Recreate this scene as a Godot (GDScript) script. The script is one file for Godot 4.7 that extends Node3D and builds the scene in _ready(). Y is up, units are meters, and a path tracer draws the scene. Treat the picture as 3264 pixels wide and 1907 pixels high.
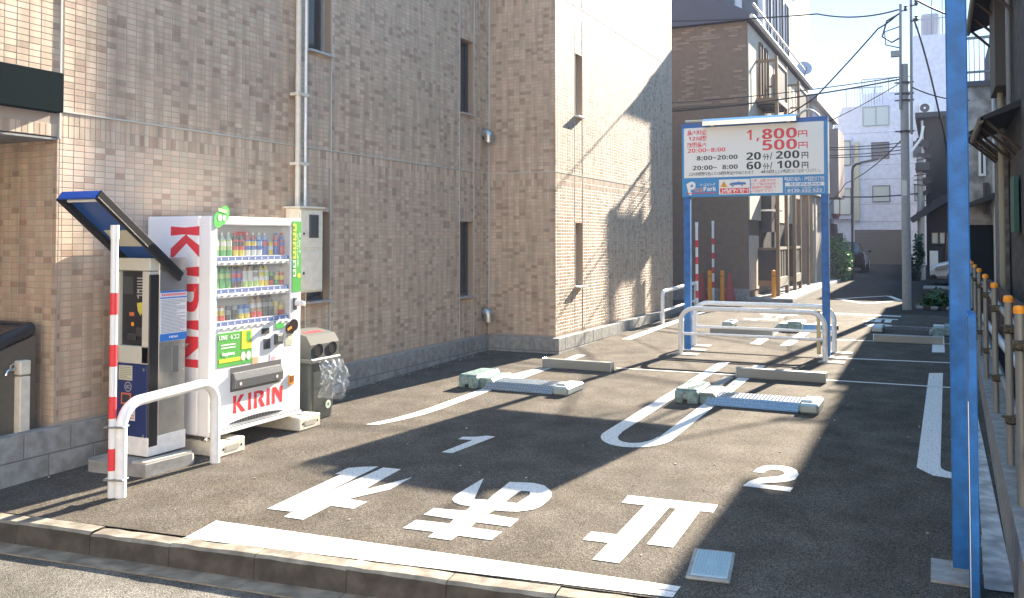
extends Node3D
# Coin car park between a tiled apartment house and a back street. y up, metres, lot runs along -z.

var taken := {}
var rng := RandomNumberGenerator.new()
var T := {}
var M := {}

class MB:
	var v := PackedVector3Array()
	var n := PackedVector3Array()
	var c := PackedColorArray()
	var u := PackedVector2Array()
	var ix := PackedInt32Array()
	var col := Color(1, 1, 1)
	func quad(a: Vector3, b: Vector3, d: Vector3, e: Vector3) -> void:
		var nn := (b - a).cross(d - a)
		if nn.length_squared() < 1e-16:
			nn = (d - a).cross(e - a)
		nn = nn.normalized()
		quadn(a, b, d, e, nn, nn, nn, nn)
	func quadn(a: Vector3, b: Vector3, d: Vector3, e: Vector3, na: Vector3, nb: Vector3, nd: Vector3, ne: Vector3) -> void:
		var k := v.size()
		v.append_array([a, b, d, e]); n.append_array([na, nb, nd, ne]); c.append_array([col, col, col, col])
		u.append_array([Vector2(0, 1), Vector2(1, 1), Vector2(1, 0), Vector2(0, 0)])
		ix.append_array([k, k + 2, k + 1, k, k + 3, k + 2])
	func tri(a: Vector3, b: Vector3, d: Vector3) -> void:
		var nn := (b - a).cross(d - a).normalized()
		var k := v.size()
		v.append_array([a, b, d]); n.append_array([nn, nn, nn]); c.append_array([col, col, col])
		u.append_array([Vector2(0, 1), Vector2(1, 1), Vector2(1, 0)])
		ix.append_array([k, k + 2, k + 1])
	func box(p: Vector3, s: Vector3, bas := Basis()) -> void:
		var h := s * 0.5
		var q := []
		for i in 8:
			q.append(p + bas * Vector3(h.x if i & 1 else -h.x, h.y if i & 2 else -h.y, h.z if i & 4 else -h.z))
		quad(q[4], q[5], q[7], q[6]); quad(q[1], q[0], q[2], q[3])
		quad(q[5], q[1], q[3], q[7]); quad(q[0], q[4], q[6], q[2])
		quad(q[6], q[7], q[3], q[2]); quad(q[0], q[1], q[5], q[4])
	func span(a: Vector3, b: Vector3) -> void:
		box((a + b) * 0.5, (b - a).abs())
	func cbox(p: Vector3, s: Vector3, bv: float, bas := Basis()) -> void:
		var h := s * 0.5
		var g := func(sx, sy, sz, ax): # corner vertex lying on face ax
			var w := Vector3(sx * (h.x - bv), sy * (h.y - bv), sz * (h.z - bv))
			if ax == 0: w.x = sx * h.x
			elif ax == 1: w.y = sy * h.y
			else: w.z = sz * h.z
			return p + bas * w
		for s1 in [-1, 1]:
			for ax in 3:
				var q := []
				for k in [[-1, -1], [1, -1], [1, 1], [-1, 1]]:
					var w = [0, 0, 0]
					w[ax] = s1; w[(ax + 1) % 3] = k[0]; w[(ax + 2) % 3] = k[1]
					q.append(g.call(w[0], w[1], w[2], ax))
				if s1 > 0: quad(q[0], q[1], q[2], q[3])
				else: quad(q[3], q[2], q[1], q[0])
		for ax in 3:
			for s1 in [-1, 1]:
				for s2 in [-1, 1]:
					var a1 := (ax + 1) % 3
					var a2 := (ax + 2) % 3
					var q := []
					for e in [[-1, a1], [1, a1], [1, a2], [-1, a2]]:
						var w = [0, 0, 0]
						w[ax] = e[0]; w[a1] = s1; w[a2] = s2
						q.append(g.call(w[0], w[1], w[2], e[1]))
					if s1 * s2 < 0: quad(q[0], q[1], q[2], q[3])
					else: quad(q[3], q[2], q[1], q[0])
		for i in 8:
			var sx := 1 if i & 1 else -1
			var sy := 1 if i & 2 else -1
			var sz := 1 if i & 4 else -1
			var a = g.call(sx, sy, sz, 0)
			var b = g.call(sx, sy, sz, 1)
			var d = g.call(sx, sy, sz, 2)
			if sx * sy * sz > 0: tri(a, b, d)
			else: tri(a, d, b)
	func tube(path: Array, r: float, sides := 12, caps := true, r2 := -1.0) -> void:
		var k0 := v.size()
		var m := path.size()
		var up := Vector3.UP
		var t0: Vector3 = (path[1] - path[0]).normalized()
		if absf(t0.dot(up)) > 0.9: up = Vector3.RIGHT
		var side := t0.cross(up).normalized()
		for i in m:
			var t: Vector3
			if i == 0: t = (path[1] - path[0]).normalized()
			elif i == m - 1: t = (path[i] - path[i - 1]).normalized()
			else: t = ((path[i + 1] - path[i]).normalized() + (path[i] - path[i - 1]).normalized()).normalized()
			side = (side - t * side.dot(t)).normalized()
			var o := t.cross(side)
			var rr := r if r2 < 0.0 else lerpf(r, r2, float(i) / (m - 1))
			for j in sides:
				var a := TAU * j / sides
				var d := side * cos(a) + o * sin(a)
				v.append(path[i] + d * rr); n.append(d); c.append(col); u.append(Vector2(float(j) / sides, i))
		for i in m - 1:
			for j in sides:
				var a := k0 + i * sides + j
				var b := k0 + i * sides + (j + 1) % sides
				ix.append_array([a, b + sides, b, a, a + sides, b + sides])
		if caps:
			disc(path[0], -t0, r, sides)
			disc(path[m - 1], (path[m - 1] - path[m - 2]).normalized(), r if r2 < 0 else r2, sides)
	func disc(p: Vector3, nn: Vector3, r: float, sides := 16, sy := 1.0) -> void:
		var a := nn.cross(Vector3.UP)
		if a.length() < 0.1: a = nn.cross(Vector3.RIGHT)
		a = a.normalized()
		var b := nn.cross(a)
		var k := v.size()
		v.append(p); n.append(nn); c.append(col); u.append(Vector2(0.5, 0.5))
		for j in sides:
			var t := TAU * j / sides
			v.append(p + a * cos(t) * r + b * sin(t) * r * sy); n.append(nn); c.append(col); u.append(Vector2(0.5, 0.5))
		for j in sides:
			ix.append_array([k, k + 1 + (j + 1) % sides, k + 1 + j])
	func lathe(p: Vector3, prof: Array, sides := 14, cols := []) -> void:
		for i in prof.size() - 1:
			var a: Vector2 = prof[i]
			var b: Vector2 = prof[i + 1]
			if cols: col = cols[i]
			var sl := Vector2(b.y - a.y, a.x - b.x).normalized()
			for j in sides:
				var t0 := TAU * j / sides
				var t1 := TAU * (j + 1) / sides
				var d0 := Vector3(cos(t0), 0, -sin(t0))
				var d1 := Vector3(cos(t1), 0, -sin(t1))
				var n0 := (d0 * sl.x + Vector3.UP * sl.y).normalized()
				var n1 := (d1 * sl.x + Vector3.UP * sl.y).normalized()
				quadn(p + d0 * a.x + Vector3.UP * a.y, p + d1 * a.x + Vector3.UP * a.y, p + d1 * b.x + Vector3.UP * b.y, p + d0 * b.x + Vector3.UP * b.y, n0, n1, n1, n0)
	# polygon in the plane o + x*ax + y*ay, thickness th along ax x ay (front at th)
	func prism(pts: PackedVector2Array, o: Vector3, ax: Vector3, ay: Vector3, th := 0.0) -> void:
		if Geometry2D.is_polygon_clockwise(pts):
			pts = pts.duplicate(); pts.reverse()
		if (pts[0] - pts[1]).cross(pts[2] - pts[1]) == INF: return
		var area := 0.0
		for i in pts.size():
			area += pts[i].cross(pts[(i + 1) % pts.size()])
		if area < 0.0:
			pts = pts.duplicate(); pts.reverse()
		var tr := Geometry2D.triangulate_polygon(pts)
		var nn := ax.cross(ay).normalized()
		var f := nn * th
		for i in range(0, tr.size(), 3):
			var q := []
			for k in 3:
				var w := pts[tr[i + k]]
				q.append(o + ax * w.x + ay * w.y)
			if (q[1] - q[0]).cross(q[2] - q[0]).dot(nn) < 0:
				var s = q[1]; q[1] = q[2]; q[2] = s
			tri(q[0] + f, q[1] + f, q[2] + f)
			if th != 0.0:
				tri(q[0], q[2], q[1])
		if th != 0.0:
			for i in pts.size():
				var a := o + ax * pts[i].x + ay * pts[i].y
				var w := pts[(i + 1) % pts.size()]
				var b := o + ax * w.x + ay * w.y
				quad(a, b, b + f, a + f)
	func mesh(mat: Material) -> ArrayMesh:
		var arr := []
		arr.resize(Mesh.ARRAY_MAX)
		arr[Mesh.ARRAY_VERTEX] = v; arr[Mesh.ARRAY_NORMAL] = n; arr[Mesh.ARRAY_COLOR] = c; arr[Mesh.ARRAY_TEX_UV] = u; arr[Mesh.ARRAY_INDEX] = ix
		var m := ArrayMesh.new()
		m.add_surface_from_arrays(Mesh.PRIMITIVE_TRIANGLES, arr)
		m.surface_set_material(0, mat)
		return m

func numbered(s: String) -> String:
	var k: int = taken.get(s, 0)
	taken[s] = k + 1
	return s if k == 0 else "%s_%03d" % [s, k]

func tag(o: Node3D, label: String, cat := "", group := "", kind := "") -> Node3D:
	if label: o.set_meta("label", label)
	if cat: o.set_meta("category", cat)
	if group: o.set_meta("group", group)
	if kind: o.set_meta("kind", kind)
	return o

func thing(called: String, label: String, cat: String, at := Vector3.ZERO, group := "") -> Node3D:
	var o := Node3D.new()
	o.name = numbered(called)
	o.position = at
	add_child(o)
	return tag(o, label, cat, group)

# commit a builder whose coordinates are in world space; kept in the parent's own axes
func put(called: String, b: MB, mat: Material, parent: Node3D = null, label := "") -> MeshInstance3D:
	var o := MeshInstance3D.new()
	var off := Vector3.ZERO
	var p := parent
	while p != null and p != self:
		off += p.position
		p = p.get_parent() as Node3D
	if off != Vector3.ZERO:
		for i in b.v.size():
			b.v[i] -= off
	o.mesh = b.mesh(mat)
	if parent == null:
		o.name = numbered(called)
		add_child(o)
	else:
		var key := str(parent.get_instance_id()) + called
		var k: int = taken.get(key, 0)
		taken[key] = k + 1
		o.name = called if k == 0 else "%s_%03d" % [called, k]
		parent.add_child(o)
	if label: o.set_meta("label", label)
	return o

func inst(called: String, mesh: Mesh, xf: Transform3D, parent: Node3D, mat: Material = null) -> MeshInstance3D:
	var o := MeshInstance3D.new()
	o.mesh = mesh
	if mat: o.material_override = mat
	var off := Vector3.ZERO
	var p := parent
	while p != null and p != self:
		off += p.position
		p = p.get_parent() as Node3D
	xf.origin -= off
	o.transform = xf
	if parent == null or parent == self:
		o.name = numbered(called)
		add_child(o)
	else:
		var key := str(parent.get_instance_id()) + called
		var k: int = taken.get(key, 0)
		taken[key] = k + 1
		o.name = called if k == 0 else "%s_%03d" % [called, k]
		parent.add_child(o)
	return o

func noise_tex(freq: float, lo: Color, hi: Color, size := 512, kind := FastNoiseLite.TYPE_SIMPLEX_SMOOTH, oct := 4, normal := 0.0, sd := 1, mid := -1.0) -> NoiseTexture2D:
	var f := FastNoiseLite.new()
	f.noise_type = kind
	f.frequency = freq
	f.fractal_octaves = oct
	f.seed = sd
	var t := NoiseTexture2D.new()
	t.width = size; t.height = size
	t.seamless = true
	t.seamless_blend_skirt = 0.15
	t.noise = f
	if normal > 0.0:
		t.as_normal_map = true
		t.bump_strength = normal
	else:
		var g := Gradient.new()
		if mid >= 0.0:
			g.offsets = PackedFloat32Array([0.0, mid, 1.0])
			g.colors = PackedColorArray([lo, lo.lerp(hi, 0.75), hi])
		else:
			g.offsets = PackedFloat32Array([0.2, 0.8])
			g.colors = PackedColorArray([lo, hi])
		t.color_ramp = g
	return t

func mat(r: float, g: float, b: float, rough := 0.6, metal := 0.0, tex: Texture2D = null, sc := 1.0, nrm: Texture2D = null, ns := 1.0, detail: Texture2D = null, dsc := 0.2) -> StandardMaterial3D:
	var m := StandardMaterial3D.new()
	m.albedo_color = Color(r, g, b).linear_to_srgb()
	m.roughness = rough
	m.metallic = metal
	m.vertex_color_use_as_albedo = true
	if tex or nrm:
		m.uv1_triplanar = true
		m.uv1_world_triplanar = true
		m.uv1_scale = Vector3.ONE * sc
	if tex: m.albedo_texture = tex
	if nrm:
		m.normal_enabled = true
		m.normal_texture = nrm
		m.normal_scale = ns
	if detail:
		m.detail_enabled = true
		m.detail_blend_mode = BaseMaterial3D.BLEND_MODE_MUL
		m.detail_albedo = detail
		m.detail_uv_layer = BaseMaterial3D.DETAIL_UV_2
		m.uv2_triplanar = true
		m.uv2_world_triplanar = true
		m.uv2_scale = Vector3.ONE * dsc
	return m

func glass(alpha := 0.08, r := 0.9, g := 0.95, b := 0.95) -> StandardMaterial3D:
	var m := StandardMaterial3D.new()
	m.transparency = BaseMaterial3D.TRANSPARENCY_ALPHA
	m.albedo_color = Color(r, g, b, alpha)
	m.roughness = 0.04
	return m

const SLOPE := 0.0175
func gy(z: float) -> float:
	return minf(SLOPE * (-z - 6.0), 0.225)
func zk(x: float) -> float:    # street edge of the lot
	return -3.86 - (x + 5.7) * 0.118
func V(x: float, y: float, z: float) -> Vector3:
	return Vector3(x, y, z)

func letters(parent: Node3D, called: String, s: String, cap: float, at: Vector3, bas: Basis, m: Material, squeeze := 1.0, bold := true, left := false) -> MeshInstance3D:
	var t := TextMesh.new()
	var f := SystemFont.new()
	f.font_names = PackedStringArray(["Droid Sans"])
	f.font_weight = 700 if bold else 400
	t.font = f
	t.text = s
	t.font_size = 48
	t.pixel_size = cap / (48.0 * 0.714)
	t.depth = 0.0016
	t.curve_step = 1.5
	t.horizontal_alignment = HORIZONTAL_ALIGNMENT_LEFT if left else HORIZONTAL_ALIGNMENT_CENTER
	t.vertical_alignment = VERTICAL_ALIGNMENT_CENTER
	t.material = m
	return inst(called, t, Transform3D(bas * Basis.from_scale(Vector3(squeeze, 1, 1)), at), parent)

# characters that the fonts lack, drawn as strokes on a 10 by 10 grid (y down)
const GLYPH := {
	"最": "20707424 20247472 2272 0595 2529 5559 2757 0949 6696 9659 6799", "大": "0393 5053 5309 5399", "料": "2029 0444 2407 2447 0113 4133 6172 6374 5797 8089",
	"金": "5004 5094 2474 1666 4449 0999 2738 7768", "時": "0131 3138 0108 0838 0434 5292 7075 4595 4797 8589 5668", "間": "0009 0040 4044 0444 0242 5090 9099 5054 5494 5292 3666 6669 3639 3969",
	"夜": "5001 5051 0292 3306 1519 6349 6383 8359 5499", "円": "1119 1191 9199 5155 1595", "分": "3005 6095 2474 7479 4429", "上": "5059 5494 0999", "記": "1131 0343 1535 1737 1939 1739 5191 9195 5595 5559 5999",
	"の": "5238 3816 1623 2371 7195 9578 7859", "帯": "0393 2025 5025 8085 0595 2779 5059 2729 7779", "を": "1181 4025 2565 6569 6539 9447", "超": "1141 2048 0444 2664 0999 5191 9155 5595 9598 5598", "え": "4060 2373 7319 4699",
	"る": "1181 8127 2755 5586 8678 7859", "と": "3144 8244 4427 2798", "割": "2030 0454 2028 0656 1848 7077 9099", "が": "0353 2059 3017 5374 7183 8092", "加": "0343 4349 2009 5292 9298 5298", "算": "1131 6191 2373 7377 2327 2575 0797 3739 7779",
	"さ": "1373 4065 2738 3868", "れ": "2029 0343 4309 3462 6279 7998", "ま": "1282 1585 5058 5827 2799", "す": "0292 6046 6659 5939", "以": "1017 1747 4364 7079 6999", "駐": "0006 0040 0242 0444 0646 4649 2026 5292 5595 5999 7079", "車": "0191 2363 6367 2327 2565 5009 0898", "は": "1019 3393 7078 7846 6898",
	"ご": "2171 2785 8090 1728", "遠": "0122 0525 2527 0999 4292 6063 4575 7557 4565", "慮": "5052 1393 1309 3573 2555 4769 2739", "く": "7024 2479", "だ": "0353 2009 5585 5899 8092", "い": "1017 1738 7285", "。": "1737 3739 1939 1719",
	"場": "1018 0333 0828 5191 5194 9194 5494 4696 9659 9689", "名": "4004 4083 8309 3595 9599 3539 3639", "：": "5354 5657", "両": "0191 1319 1393 9399 5057 3557 6575", "国": "0009 0090 9099 0999 2272 2575 2878 5258", "四": "0109 0191 9199 0999 3135 3526 6166 6686", "丁": "0191 5159 5939", "目": "1019 1181 8189 1383 1686 1989",
	"緊": "0060 0006 0353 6191 6395 0696 5759 2838", "急": "4013 4171 7135 0595 2527 0797 2939 6979", "連": "0122 0525 2527 0999 4191 4393 4396 9396 4696 6097 ", "絡": "2003 0343 2647 2729 5183 5199 5595 5999", "先": "2022 1393 5055 0595 3529 6559 6999",
	"ジ": "1132 1434 1838 3893 7081 8091", "ー": "0595", "エ": "1181 5159 0999", "ス": "1181 8109 4699", "パ": "3009 5099 8090", "ク": "3004 3080 8029", "ロ": "1181 1119 8189 1989", "ッ": "1323 4344 8358", "板": "2029 0343 2307 4090 4549 4585 8549 5599", "下": "0191 5159 5487", "っ": "2464 6487 8768", "て": "0191 9145 4569", "か": "0353 2009 4349 7385", "！": "5056 5859", "？": "2171 7155 5556 5859",
	"入": "4050 5009 5499", "庫": "0191 5001 0109 2484 3666 5339 3979", "・": "5455", "出": "5059 1115 1585 8185 0609 0999 9699", "際": "1019 1030 3045 4555 6195 5595 7579", "状": "2029 0222 0526 4494 7074 7449 7499", "況": "1222 1525 0928 4181 4185 8185 4585 5539 7579 7999", "運": "0122 0525 2527 0999 4191 4484 5379", "転": "0142 1144 2009 0444 0646 6191 5494 7459 7999", "者": "1282 0595 5002 9209 3676 7679 3639", "必": "3051 2728 6029 1416 8194", "ず": "0292 6046 6659 5939 8191", "視": "2022 0333 3309 2529 5090 5055 9095 5595 6559 7579 7999", "に": "1019 5191 4979", "認": "1131 0343 1535 1739 5190 9054 5556 7799", "確": "0141 2109 2549 5292 6049 7379 7595 7799",
	"ド": "3039 3368 7182 8091", "リ": "2025 7079 7949", "ン": "1132 1838 3892", "ポ": "0393 5059 2517 7587 8090", "イ": "7004 4249", "ト": "3039 3467", "も": "4039 1373 1676 3979 7976", "コ": "1181 8189 1989", "か_": "", "し": "3028 2879 7996", "た": "0353 2009 5585 5899", "め": "2168 6019 1926 2652 5295 9559", "飲": "3003 3063 1535 1539 5094 7599", "お": "0363 3039 3917 1775 7589 7193", "得": "3003 3509 5191 5194 9194 4696 8689",
}
func kana(parent: Node3D, called: String, s: String, h: float, at: Vector3, ax: Vector3, ay: Vector3, m: Material, adv := 1.12, wide := 1.0, weight := 0.11, down := false) -> MeshInstance3D:
	# at: centre of the first character; writing runs along ax (or down)
	var b := MB.new()
	var nn := ax.cross(ay).normalized()
	var k := 0
	var o := at
	for ch in s:
		if GLYPH.has(ch):
			for st in GLYPH[ch].split(" ", false):
				var prev := Vector2.INF
				for i in range(0, st.length() - 1, 2):
					var q := Vector2((st[i].to_float() / 9.0 - 0.5) * wide, 0.5 - st[i + 1].to_float() / 9.0) * h
					if prev != Vector2.INF and prev.distance_to(q) > 1e-6:
						var d := (q - prev).normalized() * h * weight * 0.5
						var e := Vector2(-d.y, d.x)
						var a0 := prev - d
						var a1 := q + d
						var lift := nn * (0.0004 + 0.00006 * (k % 12))
						var P := func(w: Vector2): return o + ax * w.x + ay * w.y + lift
						b.quad(P.call(a0 - e), P.call(a1 - e), P.call(a1 + e), P.call(a0 + e))
						k += 1
					prev = q
		o += (-ay if down else ax) * h * (adv if down else adv * wide)
	return put(called, b, m, parent)

func _ready() -> void:
	rng.seed = 7
	var cam := Camera3D.new()
	cam.name = "camera"
	add_child(cam)
	cam.keep_aspect = Camera3D.KEEP_HEIGHT
	cam.set_frustum(0.05 * 1907.0 / 2800.0, Vector2(0, -0.05 * 270.5 / 2800.0), 0.05, 900.0)
	cam.position = Vector3(0, 1.8, 0)
	cam.rotation = Vector3(deg_to_rad(1.64), deg_to_rad(25.79), 0)
	cam.current = true

	var env := Environment.new()
	env.background_mode = Environment.BG_SKY
	var sk := ProceduralSkyMaterial.new()
	sk.sky_top_color = Color(0.46, 0.71, 0.93)
	sk.sky_horizon_color = Color(0.93, 0.965, 1.0)
	sk.sky_curve = 0.17
	sk.ground_bottom_color = Color(0.3, 0.29, 0.27)
	sk.ground_horizon_color = Color(0.75, 0.78, 0.8)
	sk.sky_energy_multiplier = 1.0
	sk.sun_angle_max = 10.0
	var sky := Sky.new()
	sky.sky_material = sk
	env.sky = sky
	env.background_energy_multiplier = 0.25
	env.tonemap_mode = Environment.TONE_MAPPER_LINEAR
	env.tonemap_exposure = 7.8
	env.sdfgi_enabled = true
	env.ssao_enabled = true
	env.ssil_enabled = true
	env.fog_enabled = true
	env.fog_density = 0.0014
	env.fog_light_color = Color(0.82, 0.86, 1.0)
	var we := WorldEnvironment.new()
	we.name = "world_environment"
	we.environment = env
	add_child(we)
	var sun := DirectionalLight3D.new()
	sun.name = "sun"
	add_child(sun)
	sun.look_at_from_position(Vector3.ZERO, Vector3(-0.328, -1.0, 2.1))
	sun.light_energy = 1.22
	sun.light_color = Color(1.0, 0.94, 0.85)
	sun.light_angular_distance = 0.5
	sun.shadow_enabled = true

	make_materials()
	ground()
	left_house()
	right_side()
	back_town()
	paint()
	block_wall()
	vending_machine()
	ticket_machine()
	recycle_bin()
	guards()
	price_sign()
	locks_and_stops()
	blue_post()
	fence()
	clutter()
	wires()

func make_materials() -> void:
	var W := Color(1, 1, 1)
	T.speck = noise_tex(0.42, Color(0.5, 0.5, 0.5), Color(1, 0.99, 0.98), 512, FastNoiseLite.TYPE_VALUE, 2, 0.0, 3)
	T.cloud = noise_tex(0.012, Color(0.72, 0.71, 0.7), W, 512, FastNoiseLite.TYPE_SIMPLEX_SMOOTH, 5, 0.0, 5)
	T.cloud2 = noise_tex(0.015, Color(0.85, 0.84, 0.82), W, 512, FastNoiseLite.TYPE_SIMPLEX_SMOOTH, 5, 0.0, 25)
	T.wear = noise_tex(0.05, Color(0.66, 0.65, 0.63), W, 512, FastNoiseLite.TYPE_SIMPLEX, 4, 0.0, 51)
	(T.wear.color_ramp as Gradient).offsets = PackedFloat32Array([0.12, 0.34])
	T.soft = noise_tex(0.02, Color(0.94, 0.94, 0.94), W, 512, FastNoiseLite.TYPE_SIMPLEX_SMOOTH, 5, 0.0, 9)
	T.grain = noise_tex(0.2, Color(0.82, 0.82, 0.82), W, 512, FastNoiseLite.TYPE_SIMPLEX, 3, 0.0, 11)
	T.bump = noise_tex(0.22, W, W, 512, FastNoiseLite.TYPE_SIMPLEX, 3, 6.0, 13)
	T.softbump = noise_tex(0.05, W, W, 512, FastNoiseLite.TYPE_SIMPLEX_SMOOTH, 4, 3.0, 15)
	T.dirt = noise_tex(0.03, Color(0.45, 0.42, 0.38), W, 512, FastNoiseLite.TYPE_SIMPLEX_SMOOTH, 5, 0.0, 17)
	M.asphalt = mat(1.1, 1.1, 1.1, 0.9, 0, T.speck, 0.85, T.bump, 0.3, T.cloud2, 0.23)
	M.asphalt.metallic_specular = 0.2
	M.road = mat(0.26, 0.25, 0.225, 0.92, 0, T.speck, 0.8, T.bump, 0.3, T.cloud, 0.3)
	M.paint = mat(0.87, 0.86, 0.83, 0.6, 0, T.grain, 0.9, T.bump, 0.25, T.wear, 1.1)
	M.concrete = mat(0.4, 0.41, 0.405, 0.9, 0, T.grain, 1.5, T.bump, 0.25, T.cloud2, 0.9)
	M.mortar = mat(0.2, 0.2, 0.19, 0.95, 0, T.grain, 2.0)
	M.kerb = mat(1, 1, 1, 0.95, 0, T.grain, 1.7, T.bump, 0.5, T.cloud, 0.9)
	M.gutter = mat(0.46, 0.38, 0.28, 0.95, 0, T.grain, 2.0, T.bump, 0.6, T.cloud, 0.7)
	T.streak = noise_tex(0.016, Color(0.86, 0.85, 0.84), W, 512, FastNoiseLite.TYPE_SIMPLEX_SMOOTH, 4, 0.0, 41)
	M.tile = mat(1, 1, 1, 0.55, 0, T.grain, 3.0, T.softbump, 0.2, T.streak)
	M.tile.uv2_scale = Vector3(0.9, 0.1, 0.9)
	M.grout = mat(0.47, 0.4, 0.34, 0.95, 0, T.grain, 2.0)
	M.sealant = mat(0.5, 0.5, 0.45, 0.7)
	M.white_paint = mat(0.88, 0.88, 0.87, 0.35, 0, T.soft, 1.3)
	M.enamel = mat(0.8, 0.8, 0.8, 0.28)
	M.cream = mat(0.72, 0.68, 0.58, 0.4, 0, T.soft, 1.0)
	M.blue = mat(0.012, 0.19, 0.6, 0.5, 0, T.grain, 1.2, T.softbump, 0.1, T.cloud2, 0.8)
	M.sign_blue = mat(0.03, 0.28, 0.62, 0.45)
	M.sign_white = mat(0.88, 0.88, 0.85, 0.45)
	M.red = mat(0.75, 0.04, 0.05, 0.4)
	M.sign_red = mat(0.8, 0.08, 0.1, 0.5)
	M.ink = mat(0.04, 0.04, 0.035, 0.6)
	M.black = mat(0.012, 0.012, 0.013, 0.35)
	M.dark = mat(0.04, 0.04, 0.042, 0.5)
	M.navy = mat(0.015, 0.03, 0.13, 0.3)
	M.steel = mat(0.5, 0.5, 0.48, 0.32, 0.85, T.soft, 0.8)
	M.galva = mat(0.3, 0.315, 0.305, 0.5, 0.35, T.grain, 1.4)
	M.alu = mat(0.66, 0.68, 0.7, 0.3, 0.9)
	M.chrome = mat(0.75, 0.75, 0.75, 0.12, 1.0)
	M.pale_green = mat(0.27, 0.42, 0.42, 0.5, 0, T.grain, 2.0, null, 1, T.cloud, 1.7)
	M.plate = mat(0.3, 0.37, 0.44, 0.42, 0.5, T.grain, 2.0)
	M.orange = mat(0.85, 0.33, 0.02, 0.45)
	M.green = mat(0.05, 0.4, 0.06, 0.5)
	M.yellow = mat(0.85, 0.7, 0.03, 0.5)
	M.glassy = mat(0.025, 0.03, 0.033, 0.06)
	M.dark_pane = mat(0.06, 0.07, 0.075, 0.08)
	M.pale_pane = mat(0.42, 0.48, 0.46, 0.15)
	M.pane = glass()
	M.frame = mat(0.08, 0.08, 0.085, 0.4, 0.3)
	M.alu_frame = mat(0.5, 0.51, 0.52, 0.4, 0.5)
	M.wire = mat(0.02, 0.02, 0.022, 0.6)
	M.pole = mat(0.36, 0.36, 0.35, 0.8, 0, T.soft, 1.0, T.bump, 0.15)
	M.print = mat(1, 1, 1, 0.5)
	M.stone = mat(0.014, 0.026, 0.028, 0.9, 0, T.speck, 3.0)
	M.stone.metallic_specular = 0.1
	M.wood = mat(0.1, 0.065, 0.04, 0.8, 0, T.grain, 1.5)
	M.leaf = mat(1, 1, 1, 0.5)
	M.leaf.backlight_enabled = true
	M.leaf.backlight = Color(0.35, 0.5, 0.15)
	M.grass = M.leaf

func sheet(called: String, mt: Material, x0: float, x1: float, z0: float, z1: float, hfun: Callable, nx: int, nz: int, cf: Callable) -> MeshInstance3D:
	var b := MB.new()
	for j in nz + 1:
		for i in nx + 1:
			var x := lerpf(x0, x1, float(i) / nx)
			var z := lerpf(z0, z1, float(j) / nz)
			b.v.append(hfun.call(x, z)); b.n.append(Vector3.UP); b.c.append(cf.call(x, z)); b.u.append(Vector2(x, z))
	for j in nz:
		for i in nx:
			var a := j * (nx + 1) + i
			b.ix.append_array([a, a + 1, a + nx + 1, a + 1, a + nx + 2, a + nx + 1])
	var o := put(called, b, mt)
	o.set_meta("kind", "structure")
	return o

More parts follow.
